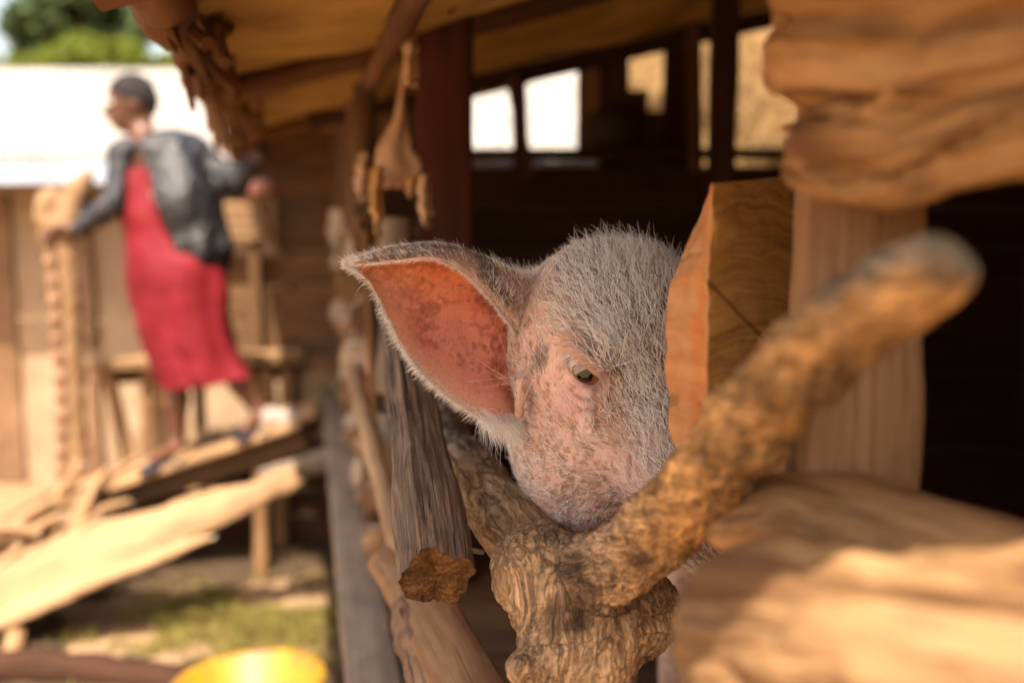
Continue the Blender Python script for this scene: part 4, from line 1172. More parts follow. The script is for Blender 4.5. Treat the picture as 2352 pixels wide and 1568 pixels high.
def build_basin():
    c = P(575, 1745, 2.98); c = V3(c[0], c[1], 0.0)
    prof = [(.001, .012), (.15, .012), (.17, .02), (.205, .125), (.228, .130), (.230, .122), (.212, .112), (.178, .004), (.15, .0), (.001, .0)]
    n = 64; V = []; F = []
    for i, (r, z) in enumerate(prof):
        for j in range(n):
            t = 2 * math.pi * j / n; V.append((c[0] + r * math.cos(t) * 1.0, c[1] + r * math.sin(t), c[2] + z + .01 + (r * math.cos(t)) * .06))
    m = len(prof)
    for i in range(m - 1):
        for j in range(n):
            a, b = i * n + j, i * n + (j + 1) % n
            F.append((a, b, b + n, a + n))
    me = mesh_from(V, F, 'basin')
    mt, nt, bs = new_mat('yellow_plastic'); bs.inputs['Base Color'].default_value = (.72, .42, .02, 1); bs.inputs['Roughness'].default_value = .5; bs.inputs['Subsurface Weight'].default_value = .1
    tc = nt.nodes.new('ShaderNodeTexCoord'); c_ = ramp(nt, noise(nt, tc.outputs['Object'], 8, 6, .7), [(.35, (.16, .085, .02)), (.55, (.36, .19, .006))]); nt.links.new(c_, bs.inputs['Base Color'])
    o = link('basin', me, None, [mt]); tag(o, 'yellow plastic basin on the ground at the bottom edge', 'basin')
    # dark log added beside it in place of the shade on the ground
    a, b = G(-60, 1530, .04), G(430, 1570, .04)
    o = sweep('shade_log', [a, (a + b) / 2 + V3(0, .03, 0), b], [.05, .055, .045], [M['darkwood'], M['bark_end']], segs=18, rings=24, rough=.006, seed=360, knots=.02)
    tag(o, 'dark log standing in for the shade on the ground left of the basin', 'log')

def leaves(cs, n, size, seed, r=None):
    r = np.random.default_rng(seed)
    cs = [(np.asarray(c), np.asarray(s)) for c, s in cs]
    vol = np.array([s.prod() for c, s in cs]); ci = r.choice(len(cs), n, p=vol / vol.sum())
    d = r.normal(0, 1, (n, 3)); d /= np.linalg.norm(d, axis=1)[:, None]
    rad = r.random(n) ** .45
    c = np.array([cs[k][0] for k in ci]) + d * rad[:, None] * np.array([cs[k][1] for k in ci])
    keep = fbm(c, 1.6 / max(.3, cs[0][1][0]) , 3, seed) > -.18
    c = c[keep]; n = len(c)
    a = r.normal(0, 1, (n, 3)); a /= np.linalg.norm(a, axis=1)[:, None]
    b = np.cross(a, r.normal(0, 1, (n, 3))); b /= np.linalg.norm(b, axis=1)[:, None]
    s = size * (.6 + .8 * r.random(n))[:, None]
    V = np.stack([c - a * s, c - b * s * .45, c + a * s, c + b * s * .45], 1).reshape(-1, 3)
    return V, np.arange(4 * n).reshape(-1, 4)

def build_trees():
    dk = mat_plain('dark_leaves', (.045, .075, .022), (.10, .14, .045), 2.5, .7, .3, trans=.25)
    lt = mat_plain('bright_leaves', (.12, .17, .02), (.24, .27, .03), 2.5, .7, .3, trans=.35)
    def tree(name, base, top, cl, mat, n, size, seed, lab):
        root = empty(name, base); tag(root, lab, 'tree' if 'tree' in name else 'shrub')
        base = V3(*base); top = V3(*top)
        sweep('trunk', [base - V3(0, 0, .05), base * .5 + top * .5 + V3(.1, 0, 0), top], [.16, .11, .05], [M['brownboard'], M['bark_end']], root, segs=14, rings=20, rough=.01, seed=seed)
        for k, (c, s) in enumerate(cl[:5]):
            sweep('limb', [base * .4 + top * .6, np.asarray(c)], [.05, .015], [M['brownboard'], M['bark_end']], root, segs=8, rings=10, rough=.005, seed=seed + k)
        V, F = leaves(cl, n, size, seed)
        o = link('crown', mesh_from(V, F, 'crown'), root, [mat], smooth=False)
    D = 13.0
    def C(u, v, r, d=D, k=.8): return (P(u, v, d), V3(r, r, r * k))
    tree('tall_tree', (P(170, 300, D)[0], P(170, 300, D)[1], 0), P(170, 60, D),
         [C(90, 60, .50), C(190, 20, .70), C(280, 80, .50), C(140, 120, .5), C(240, 120, .5), C(60, 110, .28), C(330, 75, .25), C(160, -60, .5)], dk, 15000, .075, 401, 'dark green tree rising behind the left end of the far shed')
    D2 = 11.5
    tree('leafy_tree', (P(230, 300, D2)[0], P(230, 300, D2)[1], 0), P(230, 130, D2),
         [C(200, 135, .36, D2), C(285, 145, .33, D2), C(130, 150, .26, D2), C(400, 150, .20, D2), C(450, 150, .14, D2), C(60, 165, .22, D2)], lt, 9000, .06, 411, 'brighter yellow-green low tree just above the far roof ridge')
    # scattered trees that close the view further round
    for k, (x, y, s) in enumerate(((-9, 16, 1.6),)):
        tree('tall_tree', (x, y, 0), (x, y, 2.6), [(V3(x, y, 3.2), V3(s, s, s * .8)), (V3(x + .8, y, 2.8), V3(s * .7, s * .7, s * .5)), (V3(x - .8, y + .4, 3.4), V3(s * .7, s * .7, s * .5))], dk, 5000, .12, 420 + k,
             'tree far off to the left of the yard')
    # straw stack behind the pen
    c = V3(2.0, 7.1, 1.3)
    root = empty('straw_stack', (2.0, 7.1, 0)); tag(root, 'golden sunlit straw stack seen through the right-hand opening of the pen', 'straw stack')
    V, Q = surface_nets(lambda p: smin(sd_ell(p, c, (1.62, 1.1, 2.15)), sd_ell(p, c + V3(-.25, -.2, .4), (.9, .8, 1.5)), .2), (.4, 5.6, -.1), (4.0, 8.5, 3.8), .06)
    me = mesh_from(V, Q)
    if _inside_out(me): Q = Q[:, ::-1].copy()
    V = V + (fbm(V, 2.5, 4, 8) * .10)[:, None] * V3(.7, .7, .3)
    strawm = mat_plain('golden_straw', (.14, .075, .025), (.32, .19, .07), 16, .8, .3, bmp=.9, bs_dist=.03)
    body = link('stack_body', mesh_from(V, Q, 'stack_body'), root, [strawm])
    r = np.random.default_rng(4); k = 16000
    me = body.data; nr = vert_normals(me); ix = r.integers(0, len(V), k)
    b = V[ix] + r.normal(0, .02, (k, 3)); n_ = nr[ix]
    d = n_ * .5 + r.normal(0, .5, (k, 3)) + V3(0, 0, -.5); d /= np.linalg.norm(d, axis=1)[:, None]
    sd = np.cross(d, r.normal(0, 1, (k, 3))); sd /= np.linalg.norm(sd, axis=1)[:, None]
    L = (.06 + .12 * r.random(k))[:, None]; w = .003
    VV = np.stack([b - sd * w, b + sd * w, b + d * L + sd * w, b + d * L - sd * w], 1).reshape(-1, 3)
    o = link('straw', mesh_from(VV, np.arange(4 * k).reshape(-1, 4), 'straw'), root, [mat_plain('straw_stems', (.20, .12, .04), (.40, .26, .10), 30, .5, .5)], smooth=False); o['kind'] = 'stuff'

def build_weeds():
    gm = mat_plain('weed_green', (.07, .16, .03), (.14, .28, .06), 20, .6, .3, trans=.3)
    for k, (u, v, y, lab) in enumerate(((742, 905, 0, 'small green weed at the top end of the grey sill beam'), (818, 1052, 0, 'small green weed on the grey sill halfway down'), (832, 1142, 0, 'tiny green weed on the grey sill, nearest of three'))):
        b = G(u, v, .655); r = np.random.default_rng(k + 50)
        V, F = [], []
        for q in range(14):
            a = r.random() * 6.28; l = .012 + r.random() * .018; h = r.random() * .02
            d = V3(math.cos(a), math.sin(a), 0); s = V3(-d[1], d[0], 0)
            o = b + V3(0, 0, -.006); i = len(V)
            V += [o, o + d * l * .5 + s * l * .25 + V3(0, 0, h), o + d * l + V3(0, 0, h * .8), o + d * l * .5 - s * l * .25 + V3(0, 0, h)]; F.append((i, i + 1, i + 2, i + 3))
        tag(link('weed', mesh_from(V, F, 'weed'), None, [gm], smooth=False), lab, 'weed')
    # twig dangling from the eave by the person's raised hand
    o = sweep('dangling_twig', [P(598, 215, 3.35), P(585, 262, 3.3), P(545, 275, 3.28), P(505, 292, 3.25), P(498, 340, 3.25), P(512, 385, 3.28)], [.007, .007, .008, .010, .006, .004], [M['brownboard']], segs=8, rings=50, rough=.002, seed=5, knots=.006)
    tag(o, 'thin crooked twig dangling from the eave above the person\'s raised arm', 'twig')
    # dark pot on the window sill inside
    c = P(1408, 372, 3.5); prof = [(.001, .0), (.05, .0), (.085, .03), (.10, .075), (.088, .11), (.05, .14), (.001, .15)]
    z0 = 1.74; n = 28
    V = [(c[0] + r_ * math.cos(6.2832 * j / n), 3.55 + r_ * .0 + r_ * math.sin(6.2832 * j / n) * .6 - .02, z0 + z) for r_, z in prof for j in range(n)]
    F = [(i * n + j, i * n + (j + 1) % n, (i + 1) * n + (j + 1) % n, (i + 1) * n + j) for i in range(len(prof) - 1) for j in range(n)]
    tag(link('clay_pot', mesh_from(V, F, 'clay_pot'), None, [mat_plain('dark_clay', (.03, .018, .012), (.05, .03, .02), 10, .7, .3)]), 'dark round pot on the window sill inside the pen', 'pot')

build_ramp(); build_slab_and_wood(); build_bench(); build_stakes(); build_far_shed(); build_boards_pile(); build_basin(); build_trees(); build_weeds()
# ------------------------------------------------------------------ the person on the ramp
def build_person():
    D = 4.16
    def W(u, v, dd=0.0): return P(u, v, D + dd)
    root = empty('person', tuple(W(470, 1050)))
    root.location = (root.location.x, root.location.y, rampz(root.location.x))
    tag(root, 'person in a red dress and black leather jacket, one hand raised, on the ramp', 'person')
    hc = W(300, 238)
    fdir = V3(-.86, -.46, -.22); fdir /= np.linalg.norm(fdir)      # face direction
    sdir = np.cross(fdir, V3(0, 0, 1)); sdir /= np.linalg.norm(sdir); udir = np.cross(sdir, fdir)
    RH = np.stack([sdir, fdir, udir])
    def H(s, f, u): return hc + s * sdir + f * fdir + u * udir
    sh_l, sh_r = W(284, 352, -.10), W(446, 350, .06)
    el_l, wr_l, ha_l = W(262, 470, -.14), W(185, 522, -.16), W(140, 530, -.16)
    el_r, wr_r, ha_r = W(541, 425, .02), W(574, 382, -.02), W(583, 362, -.03)
    def F(p):
        d = sd_ell(p, hc + udir * .012 - fdir * .008, (.074, .095, .100), RH)
        d = smin(d, sd_ell(p, H(0, .045, -.055), (.050, .050, .060), RH), .03)
        d = smin(d, sd_cone(p, H(0, .088, .005), H(0, .106, -.022), .010, .015), .012)
        d = smin(d, sd_ell(p, H(0, .094, -.056), (.024, .012, .012), RH), .008)
        for s in (-1, 1):
            d = smin(d, sd_ell(p, H(.074 * s, -.005, -.008), (.010, .018, .030), RH), .008)
            d = smax(d, -sd_ell(p, H(.030 * s, .098, .014), (.016, .014, .009), RH), .008)
        d = smin(d, sd_cone(p, H(0, -.02, -.06), W(330, 335), .048, .055), .03)
        d = smin(d, sd_cone(p, sh_l, sh_r, .050, .050), .05)
        d = smin(d, sd_cone(p, W(348, 372), W(362, 470), .105, .115), .06)
        d = smin(d, sd_ell(p, W(350, 485, -.03), (.125, .120, .13)), .05)
        d = smin(d, sd_cone(p, W(375, 560), W(410, 625), .125, .140), .06)
        for a, b, c, ra, rb, rc in ((sh_l, el_l, wr_l, .044, .036, .025), (sh_r, el_r, wr_r, .044, .036, .025)):
            d = smin(d, sd_cone(p, a, b, ra, rb), .03); d = smin(d, sd_cone(p, b, c, rb, rc), .02)
        # hands: palm, four fingers, thumb
        for wr, ha, fd, sd in ((wr_l, ha_l, V3(-.75, -.1, -.66), V3(0, -1, .1)), (wr_r, ha_r, V3(.25, -.1, .96), V3(.5, -.85, 0))):
            fd = fd / np.linalg.norm(fd); sd = sd - fd * (sd @ fd); sd /= np.linalg.norm(sd); nd = np.cross(fd, sd)
            d = smin(d, sd_cone(p, wr, ha, .024, .030), .015)
            for k, l in enumerate((.062, .072, .068, .052)):
                a = ha + sd * (k - 1.5) * .019 + fd * .015
                b = a + fd * l * .55 + nd * .008; c = b + fd * l * .3 + nd * .026
                d = smin(d, sd_cone(p, a, b, .0095, .0088), .006); d = smin(d, sd_cone(p, b, c, .0088, .0072), .004)
            a = ha + sd * .026 - fd * .02
            d = smin(d, sd_cone(p, a, a + sd * .026 + fd * .026 + nd * .01, .012, .010), .008)
            d = smin(d, sd_cone(p, a + sd * .026 + fd * .026 + nd * .01, a + sd * .030 + fd * .052 + nd * .022, .010, .008), .004)
        for hip, kn, an, toe in legs:
            d = smin(d, sd_cone(p, hip, kn, .085, .055), .04)
            d = smin(d, sd_cone(p, kn, kn * .55 + an * .45, .052, .050), .03)
            d = smin(d, sd_cone(p, kn * .6 + an * .4, an, .048, .030), .02)
            d = smin(d, sd_cone(p, an - V3(0, 0, .03), toe, .032, .022), .02)
        return d.astype(np.float32)
    fl = W(410, 1030); fr = W(596, 968, .02)
    fl[2] = rampz(fl[0]) + .075; fr[2] = rampz(fr[0]) + .075
    legs = [(W(390, 640, -.04), W(402, 850, -.04), fl, fl + V3(-.06, -.13, -.05)), (W(440, 640, .05), W(525, 835, .03), fr, fr + V3(-.02, -.15, -.04))]
    V, Q = surface_nets(F, (-2.15, 3.72, .40), (-.90, 4.48, 2.20), .0075)
    me = mesh_from(V, Q, 'person_body')
    if _inside_out(me): me.flip_normals()
    skin, nt, bs = new_mat('dark_brown_skin'); bs.inputs['Base Color'].default_value = (.11, .045, .022, 1); bs.inputs['Roughness'].default_value = .45
    tc = nt.nodes.new('ShaderNodeTexCoord'); nt.links.new(ramp(nt, noise(nt, tc.outputs['Object'], 9, 4), [(.3, (.085, .034, .018)), (.7, (.15, .06, .03))]), bs.inputs['Base Color'])
    link('body', me, root, [skin])
    # hair cap, cropped
    def FH(p):
        d = sd_ell(p, hc + udir * .018 - fdir * .016, (.083, .102, .106), RH)
        q = (p - hc.astype(np.float32)) @ RH.T.astype(np.float32)
        return smax(d, (q[..., 1] * .75 - q[..., 2] * .9 - .002), .012).astype(np.float32)
    V, Q = surface_nets(FH, hc - .2, hc + .2, .008)
    V = V + (fbm(V, 50, 2, 3) * .003)[:, None]
    me = mesh_from(V, Q, 'hair'); me.flip_normals() if _inside_out(me) else None
    link('hair', me, root, [mat_plain('black_hair', (.012, .010, .010), (.03, .026, .026), 60, .8, .2, bmp=.8)])
    for s in (-1, 1):
        c = H(.030 * s, .080, .014); me = bpy.data.meshes.new('eye')
        import bmesh
        bm = bmesh.new(); bmesh.ops.create_uvsphere(bm, u_segments=14, v_segments=10, radius=.012); bmesh.ops.translate(bm, verts=bm.verts, vec=Vector(c)); bm.to_mesh(me); bm.free()
        link('eye', me, root, [mat_plain('eye_white', (.5, .45, .4), None, 5, .2, .5)])
    # dress: bodice over belly, skirt flaring and blown to the right
    sec = [((322, 388), 46, .115), ((330, 410), 54, .125), ((342, 445), 60, .135), ((350, 490), 66, .15), ((362, 530), 72, .15), ((384, 570), 86, .16), ((406, 605), 104, .175), ((411, 660), 110, .18),
           ((420, 725), 102, .175), ((440, 800), 98, .17), ((460, 850), 100, .17), ((474, 876), 101, .17)]
    n, m = 90, 72
    c2 = np.array([W(*s[0], -.02) for s in sec]); rr = np.array([(s[1] / FPX * D, s[2]) for s in sec])
    Cc, R = smooth_path(c2, rr, n)
    V = []; th = np.linspace(0, 2 * math.pi, m, endpoint=False)
    for i in range(n):
        t = i / (n - 1)
        fold = 1 + np.clip(t - .35, 0, 1) * (.10 * np.sin(th * 7 + 1.2 + t * 3) + .05 * np.sin(th * 13)) + .02 * np.sin(th * 4 + t * 22) * np.clip(t * 3, 0, 1)
        tilt = np.cos(th) * (-.028 * t * 1.2)
        V.append(np.stack([Cc[i, 0] + R[i, 0] * fold * np.cos(th), Cc[i, 1] + R[i, 1] * fold * np.sin(th), Cc[i, 2] - tilt * 0 + np.cos(th) * .06 * np.clip(t - .6, 0, 1)], 1))
    V = np.array(V); V += fbm(V, 7, 3, 12)[:, :, None] * V3(.006, .010, .002)
    Vi = V.copy(); cen = V.mean(1, keepdims=True); Vi = cen + (V - cen) * .975
    A = np.concatenate([V.reshape(-1, 3), Vi.reshape(-1, 3)]); k = n * m; F_ = []
    for i in range(n - 1):
        for j in range(m):
            a, b = i * m + j, i * m + (j + 1) % m
            F_.append((a, a + m, b + m, b)); F_.append((k + a, k + b, k + b + m, k + a + m))
    for j in range(m):
        b = (j + 1) % m; F_.append((j, b, k + b, k + j)); e = (n - 1) * m; F_.append((e + b, e + j, k + e + j, k + e + b))
    me = mesh_from(A, np.array(F_), 'dress'); 
    link('dress', me, root, [mat_plain('crimson_cloth', (.12, .003, .008), (.19, .008, .014), 6, .75, .25, bmp=.1)])
    # jacket
    fr_ = V3(-.85, -.53, 0)
    ax0, ax1 = W(372, 345), W(418, 590)
    def FJ(p):
        d = sd_cone(p, W(390, 378), W(410, 480), .145, .175)
        d = smin(d, sd_cone(p, W(412, 480), W(444, 575, .0), .182, .165), .05)
        d = smin(d, sd_cone(p, sh_l + V3(.01, 0, -.01), sh_r, .068, .072), .04)
        d = smin(d, sd_cone(p, W(452, 520, -.06), W(448, 606, -.10), .05, .012), .03)
        t = np.clip((p[..., 2] - ax1[2]) / (ax0[2] - ax1[2]), -.3, 1.2)
        cx = ax1[0] + (ax0[0] - ax1[0]) * t; cy = ax1[1] + (ax0[1] - ax1[1]) * t
        dx, dy = p[..., 0] - cx, p[..., 1] - cy
        r = np.sqrt(dx * dx + dy * dy) + 1e-6
        ang = (dx * fr_[0] + dy * fr_[1]) / r
        d = smax(d, (ang - (.38 + .40 * t)) * r, .01)
        d = smax(d, -(sd_cone(p, W(372, 378), W(408, 600), .128, .152)), .006)      # hollow inside
        d = smax(d, -(sd_cone(p, H(0, -.02, -.06), W(330, 335), .060, .068)), .006)
        for a, b, c, ra, rb, rc in ((sh_l, el_l, wr_l, .062, .050, .038), (sh_r, el_r, wr_r, .066, .052, .040)):
            d = smin(d, sd_cone(p, a, b, ra, rb), .03); d = smin(d, sd_cone(p, b, c, rb, rc), .02)
        return d.astype(np.float32)
    V, Q = surface_nets(FJ, (-2.15, 3.72, 1.05), (-.90, 4.48, 1.98), .0085)
    me = mesh_from(V, Q, 'jacket')
    if _inside_out(me): Q = Q[:, ::-1].copy(); me = mesh_from(V, Q, 'jacket')
    nr = vert_normals(me)
    V = V + nr * (fbm(V * V3(1, 1, .6), 13, 4, 15) * .010)[:, None]
    me = mesh_from(V, Q, 'jacket')
    lm, nt, bs = new_mat('black_leather'); bs.inputs['Base Color'].default_value = (.010, .010, .012, 1); bs.inputs['Roughness'].default_value = .27; bs.inputs['Specular IOR Level'].default_value = .55
    tc = nt.nodes.new('ShaderNodeTexCoord'); nt.links.new(bump(nt, noise(nt, tc.outputs['Object'], 26, 6, .6, .6), .7, .02), bs.inputs['Normal'])
    link('jacket', me, root, [lm])
    # sandals
    for (hip, kn, an, toe), mt in zip(legs, ('a', 'b')):
        d = toe - an; d[2] = 0; d /= np.linalg.norm(d)
        s0 = an - d * .05; s0[2] = rampz(s0[0]) + .014; s1 = an + d * .20; s1[2] = rampz(s1[0]) + .016
        sweep('sandal', [s0, (s0 + s1) / 2, s1], [(.034, .012), (.042, .012), (.036, .010)], [mat_plain('navy_sandal', (.012, .016, .028), (.02, .026, .045), 10, .6)], root, segs=20, rings=14, rough=.001, seed=2)
    # metal bangle that flashes in the sun
    c = wr_r * .8 + ha_r * .2; ax = ha_r - wr_r; ax /= np.linalg.norm(ax)
    s = np.cross(ax, V3(0, 1, 0)); s /= np.linalg.norm(s); t_ = np.cross(ax, s)
    pts = [c + (s * math.cos(a) + t_ * math.sin(a)) * .034 for a in np.linspace(0, 2 * math.pi * .97, 24)]
    sweep('bangle', pts, [.007] * 24, [mat_plain('shiny_bangle', (.9, .85, .75), None, 5, .12, .5, metal=1.0)], root, segs=10, rings=48, rough=0)

build_person()
# ------------------------------------------------------------------ the pig
EYE = P(1330, 843, 1.135)
_f = V3(.44, -.72, -.50); _f /= np.linalg.norm(_f)
_s = V3(-.80, -.50, -.10); _s -= _f * (_s @ _f); _s /= np.linalg.norm(_s)
_n = np.cross(_s, _f)
HR = np.stack([_s, _f, _n])                       # rows: to the pig's right, forward, up
HO = EYE - (HR.T @ V3(.096, 0.0, .012))
def HL(p): return (np.asarray(p, np.float32) - HO.astype(np.float32)) @ HR.T.astype(np.float32)   # world -> head
def HW(q): return HO + np.asarray(q, float) @ HR  # head -> world

EC = V3(.0935, .004, .0090)                        # eye, head space
EN = V3(.84, .50, .18); EN /= np.linalg.norm(EN)
EL = V3(-.50, .80, -.30); EL -= EN * (EL @ EN); EL /= np.linalg.norm(EL)
EU = np.cross(EN, EL); EU *= np.sign(EU[2])
ER = np.stack([EN, EL, EU])

def pig_sdf(p):
    q = HL(p)
    a = q.copy(); a[..., 0] = np.abs(a[..., 0])
    d = sd_ell(a, (.0, -.062, -.012), (.102, .108, .084))                      # skull
    d = smin(d, sd_ell(a, (.018, -.060, .044), (.080, .078, .044)), .04)       # poll
    d = smin(d, sd_ell(a, (.062, -.035, -.105), (.062, .115, .115)), .045)    # cheek
    d = smin(d, sd_ell(a, (.060, .005, -.165), (.056, .085, .066)), .04)       # jowl
    d = smin(d, sd_cone(a, (0, -.02, -.02), (0, .10, -.06), .088, .070), .05) # face
    d = smin(d, sd_cone(a, (0, .10, -.06), (0, .235, -.085), .066, .052), .03)# snout
    d = smin(d, sd_cone(a, (0, .03, -.13), (0, .17, -.128), .050, .030), .03) # lower jaw
    d = smin(d, sd_ell(a, (0, .245, -.085), (.052, .016, .048)), .008)        # nose disc
    for sx in (.022,):
        d = smax(d, -sd_ell(a, (sx, .262, -.082), (.009, .02, .013)), .006)
    d = smin(d, sd_ell(a, (.080, -.008, .036), (.028, .044, .022)), .018)      # brow
    d = smin(d, sd_ell(a, (.084, .022, -.034), (.024, .045, .020)), .02)      # below the eye
    d = smax(d, -sd_ell(a, EC + EN * .016, (.018, .034, .017), ER), .014)     # eye socket
    d = smin(d, sd_ell(a, EC - EN * .006 + EU * .0175, (.0145, .0360, .0092), ER), .007)     # upper lid
    d = smin(d, sd_ell(a, EC - EN * .0085 - EU * .0180 + EL * .002, (.0110, .0270, .0065), ER), .006)   # lower lid
    d = smax(d, -sd_ell(a, EC + EN * .004, (.034, .0305, .0118), ER), .0022) # opening

    d = smin(d, sd_cone(p, P(1197, 880, 1.172), P(1193, 950, 1.172), .0070, .0050), .012)
    # body, in world space
    nb = HW((0, -.10, -.03)); sh = V3(.40, 1.66, 1.12); hp = V3(.72, 2.42, 1.08)
    d = smin(d, sd_cone(p, nb, sh, .105, .185), .06)
    d = smin(d, sd_cone(p, sh, hp, .20, .20), .06)
    d = smin(d, sd_ell(p, (sh + hp) / 2 - V3(0, 0, .05), (.22, .34, .21)), .08)
    ax = (hp - sh) / np.linalg.norm(hp - sh); side = V3(-ax[1], ax[0], 0)
    for base, sgn, hind in ((sh, 1, 0), (sh, -1, 0), (hp, 1, 1), (hp, -1, 1)):
        t = base + side * sgn * .12
        k = t + (ax * .06 if not hind else -ax * .04) + V3(0, 0, -.20)
        h = t + (ax * .01 if not hind else ax * .06) + V3(0, 0, -.33)
        ft = V3(t[0], t[1], .665) + (ax * .02 if hind else 0)
        d = smin(d, sd_cone(p, t, k, .085, .05), .04)
        d = smin(d, sd_cone(p, k, h, .05, .032), .02)
        d = smin(d, sd_cone(p, h, ft, .032, .026), .015)
    # far ear, simple leaf lying back
    b0, b1 = HW((-.10, -.10, .0)), HW((-.20, -.13, -.03))
    d = smin(d, sd_ell(p, (b0 + b1) / 2, (.06, .014, .10), np.stack([np.cross(_n, _s), _n, -_s])), .02)
    # tail
    tb = hp + ax * .2
    d = smin(d, sd_cone(p, tb, tb + V3(.05, .06, -.10), .018, .010), .02)
    return d.astype(np.float32)

def pig_wrinkles(q, w):
    """fine folds: q head-space points, w mask"""
    out = np.zeros(len(q))
    s = q[:, 0]; f = q[:, 1]; n = q[:, 2]
    m = s > 0.03
    qe = q - EC; fe = qe @ EL; ne = qe @ EU
    # arcs above the eye
    for k, (r0, amp) in enumerate([(.0265, .0040), (.036, .0050), (.048, .0042), (.061, .0026)]):
        rr = np.sqrt((fe / 1.25) ** 2 + ne ** 2)
        out += m * (ne > .0) * -amp * np.exp(-((rr - r0) / .0022) ** 2)
    for r0, amp in [(.0215, .0034), (.030, .0040), (.040, .0030), (.050, .0018)]:
        rr = np.sqrt(((fe - .002) / 1.4) ** 2 + ne ** 2)
        out += m * (ne < -.004) * -amp * np.exp(-((rr - r0) / .0024) ** 2)
    # fold running forward and down from the inner corner
    t = (fe - .022)
    line = ne + .002 + t * .55
    out += m * (t > 0) * (t < .05) * -.0032 * np.exp(-(line / .0032) ** 2)
    return out * w

def build_ear():
    """cupped leaf; cross-sections from the rim of the rolled top edge, over the crest, down the inside, to the lower edge"""
    crest = [(1246, 640), (1200, 636), (1149, 616), (1098, 590), (1037, 569), (975, 565), (899, 573), (840, 590), (797, 606)]
    rim   = [(1196, 790), (1164, 736), (1128, 690), (1088, 646), (1040, 612), (985, 598), (905, 604), (845, 608), (796, 608)]
    low   = [(1196, 962), (1168, 974), (1122, 970), (1046, 924), (974, 862), (926, 798), (888, 724), (852, 655), (797, 611)]
    dep   = [1.245, 1.198, 1.17, 1.155, 1.14, 1.125, 1.115, 1.105, 1.10]
    cup   = [.060, .058, .052, .046, .038, .030, .020, .010, .0]
    n1 = 150
    key = np.linspace(0, 1, len(crest)); tt = np.linspace(0, 1, n1)
    def cat(a):
        a = np.asarray(a, float)
        pts = np.zeros((len(a), 3)); pts[:, :a.shape[1] if a.ndim > 1 else 1] = a.reshape(len(a), -1)
        return smooth_path(pts, np.zeros(len(a)), n1)[0]
    cr, ri, lo = cat(crest), cat(rim), cat(low)
    dd = cat(dep)[:, 0]; cu = cat(cup)[:, 0]
    n2 = 96
    rows = []
    for i in range(n1):
        A = P(ri[i, 0], ri[i, 1], dd[i] - cu[i] * .42)
        B = P(cr[i, 0], cr[i, 1], dd[i] - cu[i] * .05)
        mid1 = cr[i] * .68 + lo[i] * .32; mid2 = cr[i] * .35 + lo[i] * .65
        Cc = P(cr[i, 0] * .93 + lo[i, 0] * .07, cr[i, 1] * .93 + lo[i, 1] * .07, dd[i] + cu[i] * .55)
        D = P(mid1[0], mid1[1], dd[i] + cu[i] * .95); E = P(mid2[0], mid2[1], dd[i] + cu[i] * .75)
        Z = P(lo[i, 0], lo[i, 1], dd[i] - cu[i] * .10)
        row, _ = smooth_path([A, (A * .5 + B * .5) + V3(0, -.3, .2) * cu[i] * .25, B, Cc, D, E, Z], np.zeros(7), n2)
        rows.append(row)
    Gd = np.array(rows)                                     # n1 x n2 x 3
    # ridges along the inside
    tx = np.gradient(Gd, axis=0); ty = np.gradient(Gd, axis=1)
    nn = np.cross(tx, ty); nn /= np.linalg.norm(nn, axis=2)[:, :, None] + 1e-9
    view = Gd - np.array(CAM); sgn = np.sign((nn[:, n2 // 2:] * view[:, n2 // 2:]).sum())
    nn = nn * sgn                                           # pointing away from the opening (outer side)
    J = np.linspace(0, 1, n2)[None, :]; I = tt[:, None]
    ridge = (np.sin(J * 34 + fbm(Gd, 14, 3, 4) * 1.2) * .0011 + fbm(Gd, 40, 3, 3) * .0014) * np.clip((J - .3) * 5, 0, 1) * np.clip((1 - J) * 6, 0, 1) * (1 - I * .7)
    Gi = Gd + nn * ridge[:, :, None]
    th = (.0022 + .0035 * (1 - I)) * np.clip(np.minimum(J, 1 - J) * 8, .25, 1)
    Go = Gd + nn * th[:, :, None]
    k = n1 * n2
    V = np.concatenate([Gi.reshape(-1, 3), Go.reshape(-1, 3)])
    F = []
    for i in range(n1 - 1):
        for j in range(n2 - 1):
            a = i * n2 + j
            F.append((a, a + 1, a + n2 + 1, a + n2))
            F.append((k + a, k + a + n2, k + a + n2 + 1, k + a + 1))
    for i in range(n1 - 1):
        a = i * n2; F.append((a, a + n2, k + a + n2, k + a))
        a = i * n2 + n2 - 1; F.append((a + n2, a, k + a, k + a + n2))
    for j in range(n2 - 1):
        a = j; F.append((a + 1, a, k + a, k + a + 1))
        a = (n1 - 1) * n2 + j; F.append((a, a + 1, k + a + 1, k + a))
    return V, np.array(F), Gi, Go, nn

